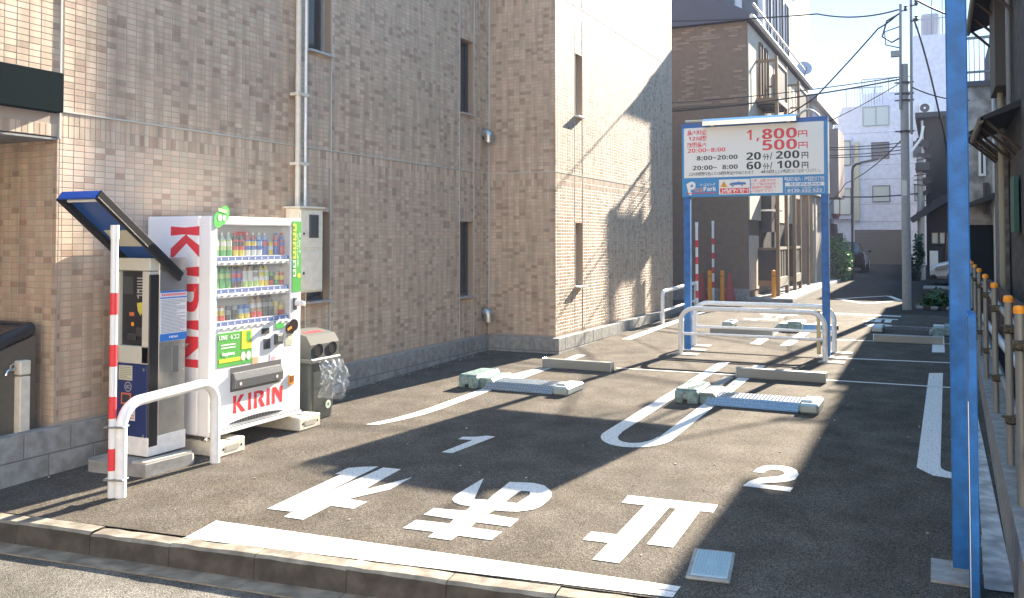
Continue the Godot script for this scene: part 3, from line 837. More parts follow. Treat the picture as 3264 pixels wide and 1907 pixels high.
func left_house() -> void:
	var h := thing("tiled_apartment_house", "apartment house clad in small beige and brown tiles", "building")
	var xa := -6.252
	var zb := -12.12
	var xb := -5.13
	var zp := -4.67
	var wa := [[-8.14, 1.11, -7.75, 2.11], [-8.14, 3.91, -7.75, 4.91], [-11.6, 3.66, -11.2, 4.76], [-11.6, 0.96, -11.2, 2.06]]
	var wb := [[-13.22, 3.76, -12.92, 4.76], [-13.22, 1.06, -12.92, 2.06]]
	var beam := [[zp, -1.0, 0.0, 2.61]]
	# walls: grout surface with holes, thick core behind
	var g := MB.new()
	facade(g, "x", xa - 0.004, zb, 0.0, 0.2, 9.4, wa + beam)
	var side := put("side_wall", g, M.grout, h)
	tiling(side, "x", xa, zb, -2.6, 0.36, 7.0, wa + [[zp, -1.0, 0.0, 2.61], [zp, 2.79, 0.0, 3.11]], [zp - 0.02, -7.72, -8.16, -11.18, -11.62], func(p): return p.z > -6.4 and p.z < zp and p.y > 1.75 and p.y < 2.95)
	g = MB.new()
	facade(g, "z", zb - 0.004, xa, xb - 0.004, 0.2, 9.4, [])
	var end := put("end_wall", g, M.grout, h)
	tiling(end, "z", zb, xa + 0.02, xb, 0.36, 7.6, [], [], func(_p): return false)
	g = MB.new()
	facade(g, "x", xb - 0.004, -18.6, zb - 0.004, 0.2, 9.4, wb)
	var lit := put("street_wall", g, M.grout, h)
	tiling(lit, "x", xb, -18.6, zb, 0.36, 8.6, wb, [-13.24, -12.9], func(_p): return false)
	g = MB.new()
	facade(g, "z", zp - 0.004, -9.0, xa - 0.004, -0.1, 2.61, [])
	var ent := put("entrance_wall", g, M.grout, h)
	tiling(ent, "z", zp, -8.0, xa, 0.36, 2.6, [], [], func(_p): return false)
	# cores keep daylight out
	var k := MB.new()
	k.span(V(-16, -0.2, -18.55), V(xa - 0.19, 9.4, zp - 0.1))
	k.span(V(xa - 0.19, -0.2, -18.55), V(xb - 0.19, 9.4, zb - 0.1))
	k.span(V(-16, 2.6, zp - 0.1), V(xa - 0.19, 9.4, 0.0))
	k.span(V(-16, -0.3, zp - 0.1), V(-9.0, 2.6, 0.0))
	put("core", k, M.grout, h)
	var rf := MB.new()
	rf.span(V(-16.1, 9.4, -18.7), V(xb + 0.06, 9.62, zb + 0.06))
	rf.span(V(-16.1, 9.4, zb + 0.06), V(xa + 0.06, 9.62, 0.1))
	put("roof", rf, M.concrete, h)
	# underside of the beam over the entrance
	var cl := MB.new()
	cl.span(V(-9.0, 2.585, zp), V(xa - 0.002, 2.6, 0.0))
	put("entrance_ceiling", cl, M.concrete, h)
	# seams of sealant
	var s := MB.new()
	s.span(V(xa - 0.004, 2.812, zb), V(xa + 0.008, 2.824, 0.0)); s.span(V(xa - 0.004, 5.512, zb), V(xa + 0.008, 5.524, 0.0))
	s.span(V(xb - 0.004, 2.812, -18.6), V(xb + 0.003, 2.822, zb)); s.span(V(xb - 0.004, 5.512, -18.6), V(xb + 0.003, 5.522, zb))
	s.span(V(xa, 2.812, zb - 0.004), V(xb, 2.824, zb + 0.007))
	s.span(V(xa - 0.002, 0.34, zb + 0.001), V(xa + 0.016, 9.4, zb + 0.017))
	s.span(V(xa - 0.004, 2.6, zp - 0.028), V(xa + 0.008, 9.4, zp - 0.014))
	for z in [-7.72, -8.16, -11.18, -11.62]:
		s.span(V(xa - 0.004, 0.36, z - 0.004), V(xa + 0.0075, 9.4, z + 0.004))
	for z in [-13.24, -12.9]:
		s.span(V(xb - 0.004, 0.36, z - 0.003), V(xb + 0.002, 9.4, z + 0.003))
	# the window strips interrupt the upright seams
	put("sealant_joint", s, M.sealant, h)
	var jamb := mat(0.46, 0.35, 0.25, 0.6, 0, T.grain, 3.0)
	for w in wa: window_in(h, "x", xa, w, 0.14, jamb, M.alu_frame if w == wa[1] else M.frame, M.glassy, M.alu_frame)
	for w in wb: window_in(h, "x", xb, w, 0.14, jamb, M.alu_frame, M.glassy, M.sign_white, 0, 0.075)
	# dark granite band over the entrance
	var gr := MB.new()
	gr.cbox(V(xa + 0.03, 2.95, -2.85), V(0.11, 0.31, 3.62), 0.004)
	put("stone_band", gr, M.stone, h)
	# vent hoods
	for q in [[3.36, "upper"], [0.62, "lower"]]:
		var vt := thing("vent_hood", "%s round steel vent hood in the shaded corner of the tiled house" % q[0], "vent", V(xa, q[0], -11.95)) if false else thing("vent_hood", "%s steel vent hood on the tiled wall beside the inner corner" % q[1], "vent", V(xa, q[0], -11.93), "steel vent hoods on the tiled wall")
		var b := MB.new()
		var pth := []
		for i in 7:
			var t := i / 6.0 * PI * 0.5
			pth.append(V(xa + 0.02 + sin(t) * 0.07, q[0] + 0.02 + cos(t) * 0.05, -11.93))
		pth.append(V(xa + 0.09, q[0] - 0.08, -11.93))
		b.tube(pth, 0.075, 18, false)
		put("hood", b, M.steel, vt)
		var b2 := MB.new()
		b2.disc(V(xa + 0.09, q[0] - 0.07, -11.93), Vector3.DOWN, 0.072, 18)
		put("grille", b2, M.black, vt)
		var b3 := MB.new()
		b3.tube([V(xa - 0.01, q[0] + 0.05, -11.93), V(xa + 0.014, q[0] + 0.05, -11.93)], 0.095, 20)
		put("flange", b3, M.steel, vt)
	# downpipe and conduit
	var dp := thing("downpipe", "cream downpipe beside a thin bright conduit above the meter box", "pipe", V(xa + 0.08, 2.1, -7.45))
	var b := MB.new()
	b.tube([V(xa + 0.08, 2.12, -7.48), V(xa + 0.08, 9.4, -7.48)], 0.029, 14)
	put("pipe", b, M.cream, dp)
	b = MB.new()
	b.tube([V(xa + 0.1, 2.12, -7.58), V(xa + 0.1, 9.4, -7.58)], 0.015, 12)
	put("conduit", b, M.white_paint, dp)
	for y in [2.6, 3.35, 4.5, 5.6]:
		b = MB.new()
		b.span(V(xa + 0.0, y, -7.615), V(xa + 0.125, y + 0.03, -7.44))
		put("bracket", b, M.cream, dp)
	# meter box
	var mb := thing("meter_box", "cream metal meter box with a small dark window on the tiled wall", "meter box", V(xa, 1.22, -7.57))
	b = MB.new()
	b.cbox(V(xa + 0.1, 1.68, -7.57), V(0.185, 0.9, 0.4), 0.006)
	put("case", b, M.cream, mb)
	b = MB.new(); b.cbox(V(xa + 0.1, 2.142, -7.57), V(0.23, 0.022, 0.44), 0.004); put("lid", b, M.cream, mb)
	b = MB.new(); b.cbox(V(xa + 0.197, 1.91, -7.57), V(0.012, 0.4, 0.37), 0.003); put("door", b, M.cream, mb)
	b = MB.new(); b.cbox(V(xa + 0.197, 1.46, -7.57), V(0.012, 0.42, 0.37), 0.003); put("door", b, M.cream, mb)
	b = MB.new(); b.cbox(V(xa + 0.205, 1.94, -7.6), V(0.012, 0.25, 0.16), 0.004); put("window_frame", b, M.frame, mb)
	b = MB.new(); b.cbox(V(xa + 0.21, 1.945, -7.6), V(0.008, 0.21, 0.125), 0.002); put("window_pane", b, M.dark_pane, mb)
	for y in [1.86, 1.44]:
		b = MB.new(); b.tube([V(xa + 0.2, y, -7.42), V(xa + 0.22, y, -7.42)], 0.014, 10); put("latch", b, M.chrome, mb)
	# waste locker in the entrance
	var lk := thing("waste_locker", "dark brown waste locker with a sloping rounded lid in the entrance", "locker", V(-6.9, 0.3, -4.1))
	b = MB.new()
	var prof := PackedVector2Array([Vector2(-4.6, -0.1), Vector2(-3.4, -0.1), Vector2(-3.4, 0.66), Vector2(-4.6, 1.05)])
	b.prism(prof, V(-7.9, 0, 0), V(0, 0, 1), V(0, 1, 0), -1.53)
	put("body", b, mat(0.11, 0.095, 0.075, 0.5, 0, T.soft, 1.5), lk)
	b = MB.new()
	b.tube([V(-6.4, 1.1, -4.56), V(-6.4, 0.7, -3.36)], 0.055, 16)
	b.tube([V(-7.85, 1.1, -4.56), V(-6.4, 1.1, -4.56)], 0.055, 16)
	put("lid_rim", b, mat(0.03, 0.03, 0.035, 0.22), lk)
	b = MB.new()
	b.quad(V(-7.9, 0.74, -3.36), V(-6.4, 0.74, -3.36), V(-6.4, 1.14, -4.56), V(-7.9, 1.14, -4.56))
	b.quad(V(-7.9, 0.68, -3.36), V(-7.9, 1.08, -4.56), V(-6.4, 1.08, -4.56), V(-6.4, 0.68, -3.36))
	put("lid", b, mat(0.03, 0.03, 0.033, 0.3), lk)
	# water post
	var wp := thing("water_tap_post", "pale grey water post with a steel tap behind the block wall", "tap", V(-6.33, 0.0, -4.45))
	b = MB.new(); b.cbox(V(-6.345, 0.42, -4.47), V(0.085, 0.66, 0.085), 0.006); put("post", b, M.cream, wp)
	b = MB.new(); b.cbox(V(-6.345, 0.815, -4.47), V(0.09, 0.11, 0.09), 0.008); put("head", b, M.cream, wp)
	b = MB.new()
	b.tube([V(-6.345, 0.81, -4.42), V(-6.345, 0.81, -4.37), V(-6.345, 0.8, -4.35), V(-6.345, 0.77, -4.34)], 0.011, 10)
	b.tube([V(-6.345, 0.81, -4.375), V(-6.345, 0.85, -4.375)], 0.007, 8)
	b.tube([V(-6.375, 0.852, -4.375), V(-6.315, 0.852, -4.375)], 0.007, 8)
	put("tap", b, M.chrome, wp)

func simple_house(called: String, label: String, lo: Vector3, hi: Vector3, m: Material, roof_m: Material, over := 0.15, rt := 0.2) -> Node3D:
	var h := thing(called, label, "building", V((lo.x + hi.x) * 0.5, lo.y, (lo.z + hi.z) * 0.5))
	var b := MB.new()
	b.span(lo, hi)
	put("wall", b, m, h)
	b = MB.new()
	b.span(V(lo.x - over, hi.y, lo.z - over), V(hi.x + over, hi.y + rt, hi.z + over))
	put("roof", b, roof_m, h)
	return h

func flat_window(parent: Node3D, face: String, c: float, r: Array, frame_m: Material, pane_m: Material, bars := 1, sgn := 1.0) -> void:
	# a proud frame with panes set back in it; face may be "x" or "z", sgn -1 looks the other way
	var w := MB.new()
	var bx := func(b: MB, a: float, y: float, e: float, t: float, d0: float, d1: float):
		var p := F(face, c, a, y, d0 * sgn); var q := F(face, c, e, t, d1 * sgn)
		b.span(Vector3(minf(p.x, q.x), minf(p.y, q.y), minf(p.z, q.z)), Vector3(maxf(p.x, q.x), maxf(p.y, q.y), maxf(p.z, q.z)))
	var f := 0.05
	bx.call(w, r[0], r[1], r[0] + f, r[3], -0.02, 0.06); bx.call(w, r[2] - f, r[1], r[2], r[3], -0.02, 0.06)
	bx.call(w, r[0] + f, r[1], r[2] - f, r[1] + f, -0.02, 0.07); bx.call(w, r[0] + f, r[3] - f, r[2] - f, r[3], -0.02, 0.06)
	for i in bars:
		var a: float = lerpf(r[0], r[2], float(i + 1) / (bars + 1))
		bx.call(w, a - f * 0.5, r[1] + f, a + f * 0.5, r[3] - f, -0.02, 0.05)
	var wn := put("window", w, frame_m, parent)
	for i in bars + 1:
		var p := MB.new()
		bx.call(p, lerpf(r[0], r[2], float(i) / (bars + 1)) + f, r[1] + f, lerpf(r[0], r[2], float(i + 1) / (bars + 1)) - f * 0.5, r[3] - f, 0.0, 0.014 + 0.01 * (i % 2))
		put("pane", p, pane_m, wn)

func downpipe_on(parent: Node3D, x: float, z: float, y0: float, y1: float, m: Material, r := 0.04) -> void:
	var b := MB.new()
	b.tube([V(x, y0, z), V(x, y1, z)], r, 10)
	put("downpipe", b, m, parent)

func right_side() -> void:
	# near dark house at the right edge
	var m := mat(0.1, 0.09, 0.075, 0.9, 0, T.cloud, 0.6, T.bump, 0.3)
	var h := simple_house("old_dark_house", "old grey brown house crowding the right edge of the lot", V(1.08, 0, -19.4), V(7, 6.35, -5.0), m, mat(0.05, 0.05, 0.05, 0.8), 0.0, 0.25)
	var b := MB.new()
	b.span(V(1.0, 0, -18.8), V(1.06, 3.2, -16.2))
	put("plaster_patch", b, mat(0.19, 0.175, 0.15, 0.9, 0, T.cloud, 0.8), h)
	for e in [[-18.9, -17.2, 3.55, 0.55], [-16.9, -14.0, 3.4, 0.5], [-18.6, -15.0, 5.6, 0.5]]:
		b = MB.new()
		var pr := PackedVector2Array([Vector2(0, 0), Vector2(e[3], -0.22), Vector2(e[3], -0.28), Vector2(0, -0.1)])
		b.prism(pr, V(1.08, e[2] + 0.35, e[0]), V(-1, 0, 0), V(0, 1, 0), -(e[1] - e[0]))
		put("eave", b, mat(0.045, 0.042, 0.04, 0.8, 0, T.soft, 1.5), h)
		b = MB.new()
		b.tube([V(1.08 - e[3], e[2] + 0.08, e[0]), V(1.08 - e[3], e[2] + 0.08, e[1])], 0.045, 10)
		put("gutter_pipe", b, mat(0.2, 0.17, 0.13, 0.6), h)
		for i in 4:
			b = MB.new()
			var z: float = lerpf(e[0] + 0.1, e[1] - 0.1, i / 3.0)
			b.tube([V(1.07, e[2] - 0.35, z), V(1.08 - e[3] + 0.06, e[2] + 0.1, z)], 0.025, 6)
			put("bracket", b, M.wood, h)
	downpipe_on(h, 0.98, -16.4, 0.4, 6.3, mat(0.33, 0.29, 0.2, 0.6), 0.055)
	downpipe_on(h, 1.02, -15.2, 3.7, 6.3, mat(0.22, 0.21, 0.2, 0.6), 0.04)
	b = MB.new(); b.span(V(0.86, 4.2, -17.0), V(1.07, 6.0, -15.6)); put("shutter_case", b, mat(0.09, 0.075, 0.06, 0.8), h)
	b = MB.new(); b.span(V(0.99, 1.9, -14.9), V(1.05, 2.7, -14.2)); put("sign_plate", b, mat(0.03, 0.1, 0.07, 0.6), h)
	flat_window(h, "x", 1.08, [-18.4, 1.0, -16.9, 2.6], M.frame, M.dark_pane, 1, -1.0)
	b = MB.new()
	b.span(V(0.84, 0.0, -18.8), V(0.9, 1.05, -7.0))
	for i in 24: b.span(V(0.825, 0.1, -18.6 + i * 0.49), V(0.841, 1.02, -18.3 + i * 0.49))
	tag(put("board_fence", b, mat(0.11, 0.06, 0.045, 0.85, 0, T.grain, 1.0)), "low red brown board fence behind the scaffold posts", "fence")
	# white drain pipe behind the posts
	b = MB.new()
	b.tube([V(0.72, 0.42, -18.0), V(0.72, 0.62, -6.0)], 0.045, 12)
	tag(put("drain_pipe", b, mat(0.75, 0.78, 0.8, 0.3)), "white plastic pipe lying behind the scaffold posts", "pipe")
	# white house across the back street
	var wm := mat(0.52, 0.5, 0.47, 0.9, 0, T.cloud, 0.4, T.bump, 0.2)
	var w := simple_house("white_house", "pale rendered house behind the tall blue post", V(0.62, 0.2, -32.6), V(7, 5.2, -22.0), wm, mat(0.12, 0.12, 0.13, 0.7), 0.04, 0.12)
	b = MB.new(); b.span(V(1.5, 5.33, -32.6), V(7, 7.7, -22.4)); put("added_upper_storey", b, mat(0.16, 0.15, 0.15, 0.9, 0, T.cloud, 0.5), w)  # guessed storey, added and sized to cast shade over the lot
	b = MB.new(); b.span(V(0.66, 0.22, -22.02), V(1.14, 2.12, -21.985)); put("dark_doorway", b, mat(0.015, 0.015, 0.015, 0.9), w)
	flat_window(w, "z", -22.0, [0.86, 3.2, 1.0, 4.3], M.sign_white, M.dark_pane, 0)
	flat_window(w, "z", -22.0, [0.94, 2.35, 1.06, 3.05], M.frame, M.dark_pane, 0)
	b = MB.new()
	for i in 8: b.span(V(0.7 + i * 0.1, 5.3, -22.02), V(0.715 + i * 0.1, 6.3, -22.0))
	b.span(V(0.6, 6.26, -22.03), V(1.5, 6.32, -21.99)); b.span(V(0.6, 5.5, -22.03), V(1.5, 5.55, -21.99))
	put("balcony_railing", b, M.galva, w)
	downpipe_on(w, 1.16, -21.95, 0.3, 5.4, M.alu_frame, 0.035)
	b = MB.new()
	b.prism(PackedVector2Array([Vector2(0, 0), Vector2(0.75, -0.32), Vector2(0.75, -0.4), Vector2(0, -0.14)]), V(1.25, 2.85, -21.98), V(-1, 0, 0), V(0, 1, 0), -0.7)
	put("porch_roof", b, mat(0.07, 0.065, 0.06, 0.8), w)
	# dark wooden house beyond the open car space
	var d := simple_house("dark_wooden_house", "dark old wooden house with tiled eaves beyond the white car", V(-0.35, 0.2, -52), V(6, 6.6, -38.4), mat(0.07, 0.06, 0.055, 0.9, 0, T.grain, 0.6), mat(0.05, 0.05, 0.055, 0.7), 0.35, 0.2)
	b = MB.new()
	var pr2 := PackedVector2Array([Vector2(-0.95, 2.6), Vector2(-0.82, 2.45), Vector2(1.2, 3.75), Vector2(1.2, 4.1), Vector2(0.2, 3.45)])
	b.prism(pr2, V(0, 0, -38.38), V(1, 0, 0), V(0, 1, 0), 1.1)
	put("porch_roof", b, mat(0.035, 0.035, 0.04, 0.6, 0, T.soft, 2.0), d)
	for i in 7:
		b = MB.new()
		b.tube([V(-0.92 + i * 0.28, 2.62 + i * 0.206, -38.4), V(-0.92 + i * 0.28, 2.62 + i * 0.206, -37.25)], 0.05, 8)
		put("roof_tile", b, mat(0.05, 0.05, 0.055, 0.5), d)
	flat_window(d, "z", -38.4, [-0.2, 1.6, 0.35, 2.1], mat(0.1, 0.08, 0.06, 0.7), M.pale_pane, 1)
	flat_window(d, "z", -38.4, [0.3, 0.5, 1.2, 2.0], mat(0.1, 0.06, 0.04, 0.7), M.dark_pane, 1)
	b = MB.new(); b.span(V(-0.25, 0.6, -38.36), V(0.05, 1.35, -38.33)); put("notice_board", b, M.sign_white, d)
	b = MB.new(); b.tube([V(-0.45, 0.2, -38.3), V(-0.45, 6.5, -38.3)], 0.05, 8); put("downpipe", b, M.alu_frame, d)
	for i in 5:
		b = MB.new(); b.box(V(-0.45 + 0.05 * (i % 2), 3.6 + i * 0.5, -38.25), V(0.5, 0.16 + 0.1 * (i % 3), 0.3), Basis(Vector3.FORWARD, 0.2 * (i - 2))); put("clutter_board", b, M.dark, d)
	# tall grey house behind, seen over the dark one
	simple_house("grey_back_house", "plain dark grey house rising behind the wooden house", V(0.2, 0.2, -58), V(7, 8.2, -53), mat(0.2, 0.2, 0.21, 0.9, 0, T.cloud, 0.4), M.dark)

func back_town() -> void:
	# brown tiled house across the back street
	var wm := mat(0.25, 0.185, 0.132, 0.85, 0, T.grain, 1.2, T.bump, 0.25, T.soft, 0.5)
	var cream_m := mat(0.62, 0.54, 0.43, 0.9, 0, T.soft, 0.6, T.bump, 0.15)
	var xr := -4.27
	var zf := -22.55
	var h := thing("brown_house", "brown tile clad house with balconies at the alley corner", "building", V(-8, 0.2, -28))
	var b := MB.new()
	b.span(V(-14, 0.1, -33.5), V(xr, 7.35, zf))
	var front := put("wall", b, wm, h)
	b = MB.new(); b.span(V(xr + 0.001, 2.3, -33.4), V(xr + 0.03, 7.3, zf - 0.06)); put("side_render", b, cream_m, h)
	b = MB.new(); b.span(V(-14, 0.1, zf), V(xr + 0.02, 0.55, zf + 0.02)); put("plinth", b, M.concrete, h)
	# paler tiles in scattered clusters
	var tm := MB.new(); tm.cbox(Vector3.ZERO, V(0.215, 0.062, 0.03), 0.004)
	var tms := [tm.mesh(mat(0.33, 0.255, 0.19, 0.8, 0, T.grain, 2.0)), tm.mesh(mat(0.3, 0.23, 0.17, 0.8, 0, T.grain, 2.0))]
	var count := 0
	for j in 110:
		var y := 0.62 + j * 0.07
		if y > 7.3: break
		for i in 10:
			var x := -6.3 + i * 0.225 + (0.11 if j % 2 else 0.0)
			if x > xr - 0.12: continue
			var on := false
			var r := rng.randf()
			if y > 6.75: on = r < 0.45 and i != 6
			elif i == 4: on = y > 5.4 and r < 0.72
			elif i == 2: on = y > 5.4 and y < 6.4 and r < 0.35 + (6.4 - y) * 0.4
			elif i == 8: on = y > 5.3 and r < 0.45
			if y > 5.25 and y < 5.5: on = on or r < 0.7
			if on and count < 290:
				count += 1
				inst("tile", tms[rng.randi() % 2], Transform3D(Basis(), V(x, y, zf)), front)
	b = MB.new(); b.span(V(-14, 5.2, zf - 0.01), V(xr + 0.035, 5.235, zf + 0.012)); put("band_course", b, M.dark, h)
	# dark soffit and gutter
	b = MB.new()
	b.prism(PackedVector2Array([Vector2(-14, 7.36), Vector2(-4.12, 7.36), Vector2(-4.12, 7.5), Vector2(-6, 8.6), Vector2(-14, 8.6)]), V(0, 0, -34), V(1, 0, 0), V(0, 1, 0), 11.6)
	put("roof", b, mat(0.05, 0.06, 0.09, 0.6), h)
	b = MB.new(); b.tube([V(-4.1, 7.4, -34), V(-4.1, 7.4, -22.3)], 0.06, 10); put("roof_gutter", b, mat(0.62, 0.62, 0.56, 0.5), h)
	b = MB.new(); b.tube([V(-4.2, 7.9, -33), V(-4.2, 7.9, -23.0)], 0.03, 8); put("snow_guard", b, M.galva, h)
	# side openings
	for q in [[-24.4, 5.6, -24.0, 7.1], [-25.2, 5.6, -24.85, 7.1], [-27.0, 5.6, -26.2, 6.6]]:
		flat_window(h, "x", xr + 0.03, q, mat(0.12, 0.09, 0.06, 0.6), M.dark_pane, 0)
	b = MB.new(); b.span(V(xr, 0.3, -31.0), V(xr + 0.012, 2.3, zf - 1.4)); put("ground_floor_recess", b, M.dark, h)
	b = MB.new(); b.span(V(xr, 0.5, -23.9), V(xr + 0.016, 1.9, zf - 0.05)); put("sunlit_patch", b, cream_m, h)  # cream slab painted in for the sunlit patch low on the side wall
	b = MB.new(); b.span(V(xr + 0.02, 2.0, -25.2), V(xr + 0.3, 3.0, -24.2)); put("sign_box", b, M.dark, h)
	# timber coloured balcony and screens
	var bm := mat(0.24, 0.165, 0.09, 0.55, 0.1, T.soft, 1.5)
	var lite := mat(0.5, 0.47, 0.4, 0.5, 0.1)
	var X1 := -3.72
	for e in [[-23.6, -25.2, "near"], [-27.7, -29.6, "far"]]:
		var k := thing("balcony", "%s brown metal balcony with a railing over the alley pavement" % e[2], "balcony", V(X1, 5.4, e[0]))
		b = MB.new()
		b.span(V(xr + 0.03, 5.38, e[1]), V(X1, 5.52, e[0])); put("deck", b, bm, k)
		for i in 5:
			b = MB.new(); b.span(V(xr + 0.03, 5.3, e[0] - 0.2 - i * 0.3), V(X1 - 0.02, 5.375, e[0] - 0.12 - i * 0.3)); put("joist", b, M.dark, k)
		for z in [e[0], e[1]]:
			b = MB.new(); b.span(V(X1 - 0.04, 0.33, z - 0.04), V(X1 + 0.04, 6.6, z + 0.04)); put("post", b, bm, k)
		b = MB.new(); b.span(V(xr + 0.03, 6.46, e[0] - 0.03), V(X1 - 0.04, 6.53, e[0] + 0.03)); put("rail", b, bm, k)
		b = MB.new(); b.span(V(xr + 0.03, 6.05, e[1] - 0.03), V(X1 - 0.04, 6.1, e[1] + 0.03)); put("rail", b, bm, k)
		for i in 4:
			b = MB.new(); b.span(V(-4.14 + i * 0.11, 5.52, e[0] - 0.012), V(-4.115 + i * 0.11, 6.46, e[0] + 0.012)); put("baluster", b, bm, k)
		b = MB.new(); b.span(V(X1 - 0.02, 5.6, e[1] + 0.05), V(X1 + 0.01, 6.42, e[0] - 0.05)); put("side_panel", b, mat(0.13, 0.11, 0.07, 0.5), k)
		b = MB.new(); b.span(V(X1 - 0.035, 6.42, e[1] + 0.04), V(X1 + 0.035, 6.5, e[0] - 0.04)); put("side_rail", b, lite, k)
		b = MB.new(); b.span(V(X1 + 0.002, 5.4, e[1] + 0.04), V(X1 + 0.05, 5.55, e[0] - 0.04)); put("fascia", b, lite, k)
	var sc := 0
	for e in [[-23.62, -25.1], [-26.6, -27.7]]:
		var k := thing("balcony_screen", ["near dark lattice screen at ground level under the balcony", "far dark lattice screen at ground level beside the alley"][sc], "screen", V(X1, 0.33, e[0]))
		sc += 1
		for z in [e[0], e[1]]:
			b = MB.new(); b.span(V(X1 - 0.045, 0.33, z - 0.045), V(X1 + 0.045, 3.6 if sc == 2 else 5.3, z + 0.045)); put("post", b, bm, k)
		b = MB.new(); b.span(V(xr + 0.04, 0.72, e[0] - 0.01), V(X1 - 0.05, 1.52, e[0] + 0.01)); put("front_mesh", b, M.dark, k)
		b = MB.new(); b.span(V(xr + 0.04, 1.52, e[0] - 0.03), V(X1 - 0.05, 1.58, e[0] + 0.03)); put("top_rail", b, bm, k)
		b = MB.new(); b.span(V(xr + 0.04, 0.58, e[0] - 0.03), V(X1 - 0.05, 0.72, e[0] + 0.03)); put("bottom_rail", b, bm, k)
		b = MB.new(); b.span(V(X1 - 0.03, 1.53, e[1] + 0.05), V(X1 + 0.03, 1.6, e[0] - 0.05)); put("side_top_rail", b, lite, k)
		b = MB.new(); b.span(V(X1 - 0.03, 0.56, e[1] + 0.05), V(X1 + 0.04, 0.8, e[0] - 0.05)); put("side_bottom_box", b, lite, k)
		for i in 7:
			b = MB.new(); var z := lerpf(e[0] - 0.14, e[1] + 0.14, i / 6.0); b.span(V(X1 - 0.012, 0.8, z - 0.03), V(X1 + 0.012, 1.53, z + 0.03)); put("slat", b, lite if i % 2 else M.dark, k)
		b = MB.new(); b.span(V(X1 - 0.03, 3.0, e[1] + 0.05), V(X1 + 0.03, 3.16, e[0] - 0.05)); put("upper_rail", b, lite, k)
	b = MB.new()
	for i in 6: b.span(V(xr + 0.02, 2.55 + (i % 2) * 0.03, -24.0 - i * 0.2), V(-3.8, 2.575 + (i % 2) * 0.03, -23.94 - i * 0.2))
	put("drying_rack", b, M.alu, h)
	b = MB.new(); b.cbox(V(-3.75, 0.275, -28.5), V(1.1, 0.11, 12), 0.01); tag(put("pavement_step", b, M.concrete), "pale concrete step along the foot of the brown house", "", "", "structure")
	# small beige lean-to past the balconies
	var ln := simple_house("beige_lean_to", "beige low house end past the balconies in the alley", V(-7, 0.2, -34.2), V(-3.75, 3.3, -31.0), mat(0.4, 0.34, 0.27, 0.9, 0, T.soft, 0.8), lite, 0.1, 0.1)
	downpipe_on(ln, -3.7, -31.2, 0.3, 3.2, lite, 0.04)
	# pale houses higher up behind the brown house
	var t := simple_house("tall_cream_block", "tall cream apartment block rising behind the brown house", V(-16, 0.2, -62), V(-7.55, 19, -50), mat(0.6, 0.56, 0.52, 0.9, 0, T.soft, 0.3), M.concrete)
	flat_window(t, "z", -50.0, [-8.6, 14.0, -8.2, 16.2], M.frame, M.dark_pane, 0)
	flat_window(t, "z", -50.0, [-8.0, 11.9, -7.7, 13.2], M.frame, M.dark_pane, 0)
	var u := simple_house("white_block", "white block with dark window strips behind the brown roof", V(-14, 0.2, -44), V(-6.0, 13.5, -35), mat(0.66, 0.65, 0.66, 0.9, 0, T.soft, 0.3), M.concrete)
	for i in 4: flat_window(u, "x", -6.0, [-36.6 - i * 1.6, 9.4, -35.8 - i * 1.6, 12.4], M.frame, M.dark_pane, 0)
	for i in 3: flat_window(u, "z", -35.0, [-8.6 + i * 0.9, 9.6, -8.0 + i * 0.9, 12.6], M.frame, M.dark_pane, 0)
	b = MB.new(); b.span(V(-6.0, 8.3, -38.2), V(-5.1, 9.0, -36.4)); put("awning", b, mat(0.35, 0.34, 0.36, 0.7), u)
	var mid := simple_house("low_grey_house", "low grey house with a roof dish beyond the balconies", V(-9, 0.2, -42), V(-4.15, 7.0, -34.6), mat(0.45, 0.44, 0.43, 0.9, 0, T.soft, 0.5), mat(0.3, 0.3, 0.32, 0.8), 0.2, 0.25)
	b = MB.new(); b.span(V(-4.14, 3.4, -37.5), V(-3.3, 6.0, -35.2)); put("balcony_box", b, mat(0.3, 0.24, 0.22, 0.7), mid)
	var ds := thing("satellite_dish", "grey satellite dish against the sky above the balconies", "dish", V(-4.4, 7.3, -34.5))
	b = MB.new()
	var dn := V(0.35, 0.25, 0.9).normalized()
	b.disc(V(-4.4, 8.25, -34.4), dn, 0.28, 22); b.disc(V(-4.4, 8.25, -34.42), -dn, 0.28, 22)
	put("reflector", b, mat(0.4, 0.41, 0.46, 0.6), ds)
	b = MB.new(); b.tube([V(-4.4, 7.2, -34.5), V(-4.4, 8.2, -34.45)], 0.025, 8); b.tube([V(-4.4, 8.0, -34.4), V(-4.28, 8.05, -33.95), V(-4.25, 8.2, -33.9)], 0.015, 6); put("mast", b, M.dark, ds)
	far_house()

	# added row of houses across the front street, unseen behind the camera, for bounce light
	for q in [[-30.0, -13.0, 8.5, 0.56, 0.5, 0.43, "broad beige house"], [-12.6, -3.2, 9.5, 0.6, 0.53, 0.44, "cream house"], [-2.8, 6.0, 8.0, 0.5, 0.43, 0.36, "tan house"], [6.4, 22.0, 9.0, 0.58, 0.52, 0.45, "wide pale house"]]:
		var o := simple_house("added_opposite_house", "%s across the front street, unseen, added for bounce light" % q[6], V(q[0], -0.3, 8.5), V(q[1], q[2], 18), mat(q[3], q[4], q[5], 0.9, 0, T.soft, 0.4), M.concrete, 0.2, 0.25)
		for j in 3:
			for i in 3:
				var a := lerpf(q[0] + 1.2, q[1] - 2.6, i / 2.0)
				flat_window(o, "z", 8.5, [a, 0.9 + j * 2.7, a + 1.5, 2.2 + j * 2.7], M.alu_frame, M.dark_pane, 1, -1.0)

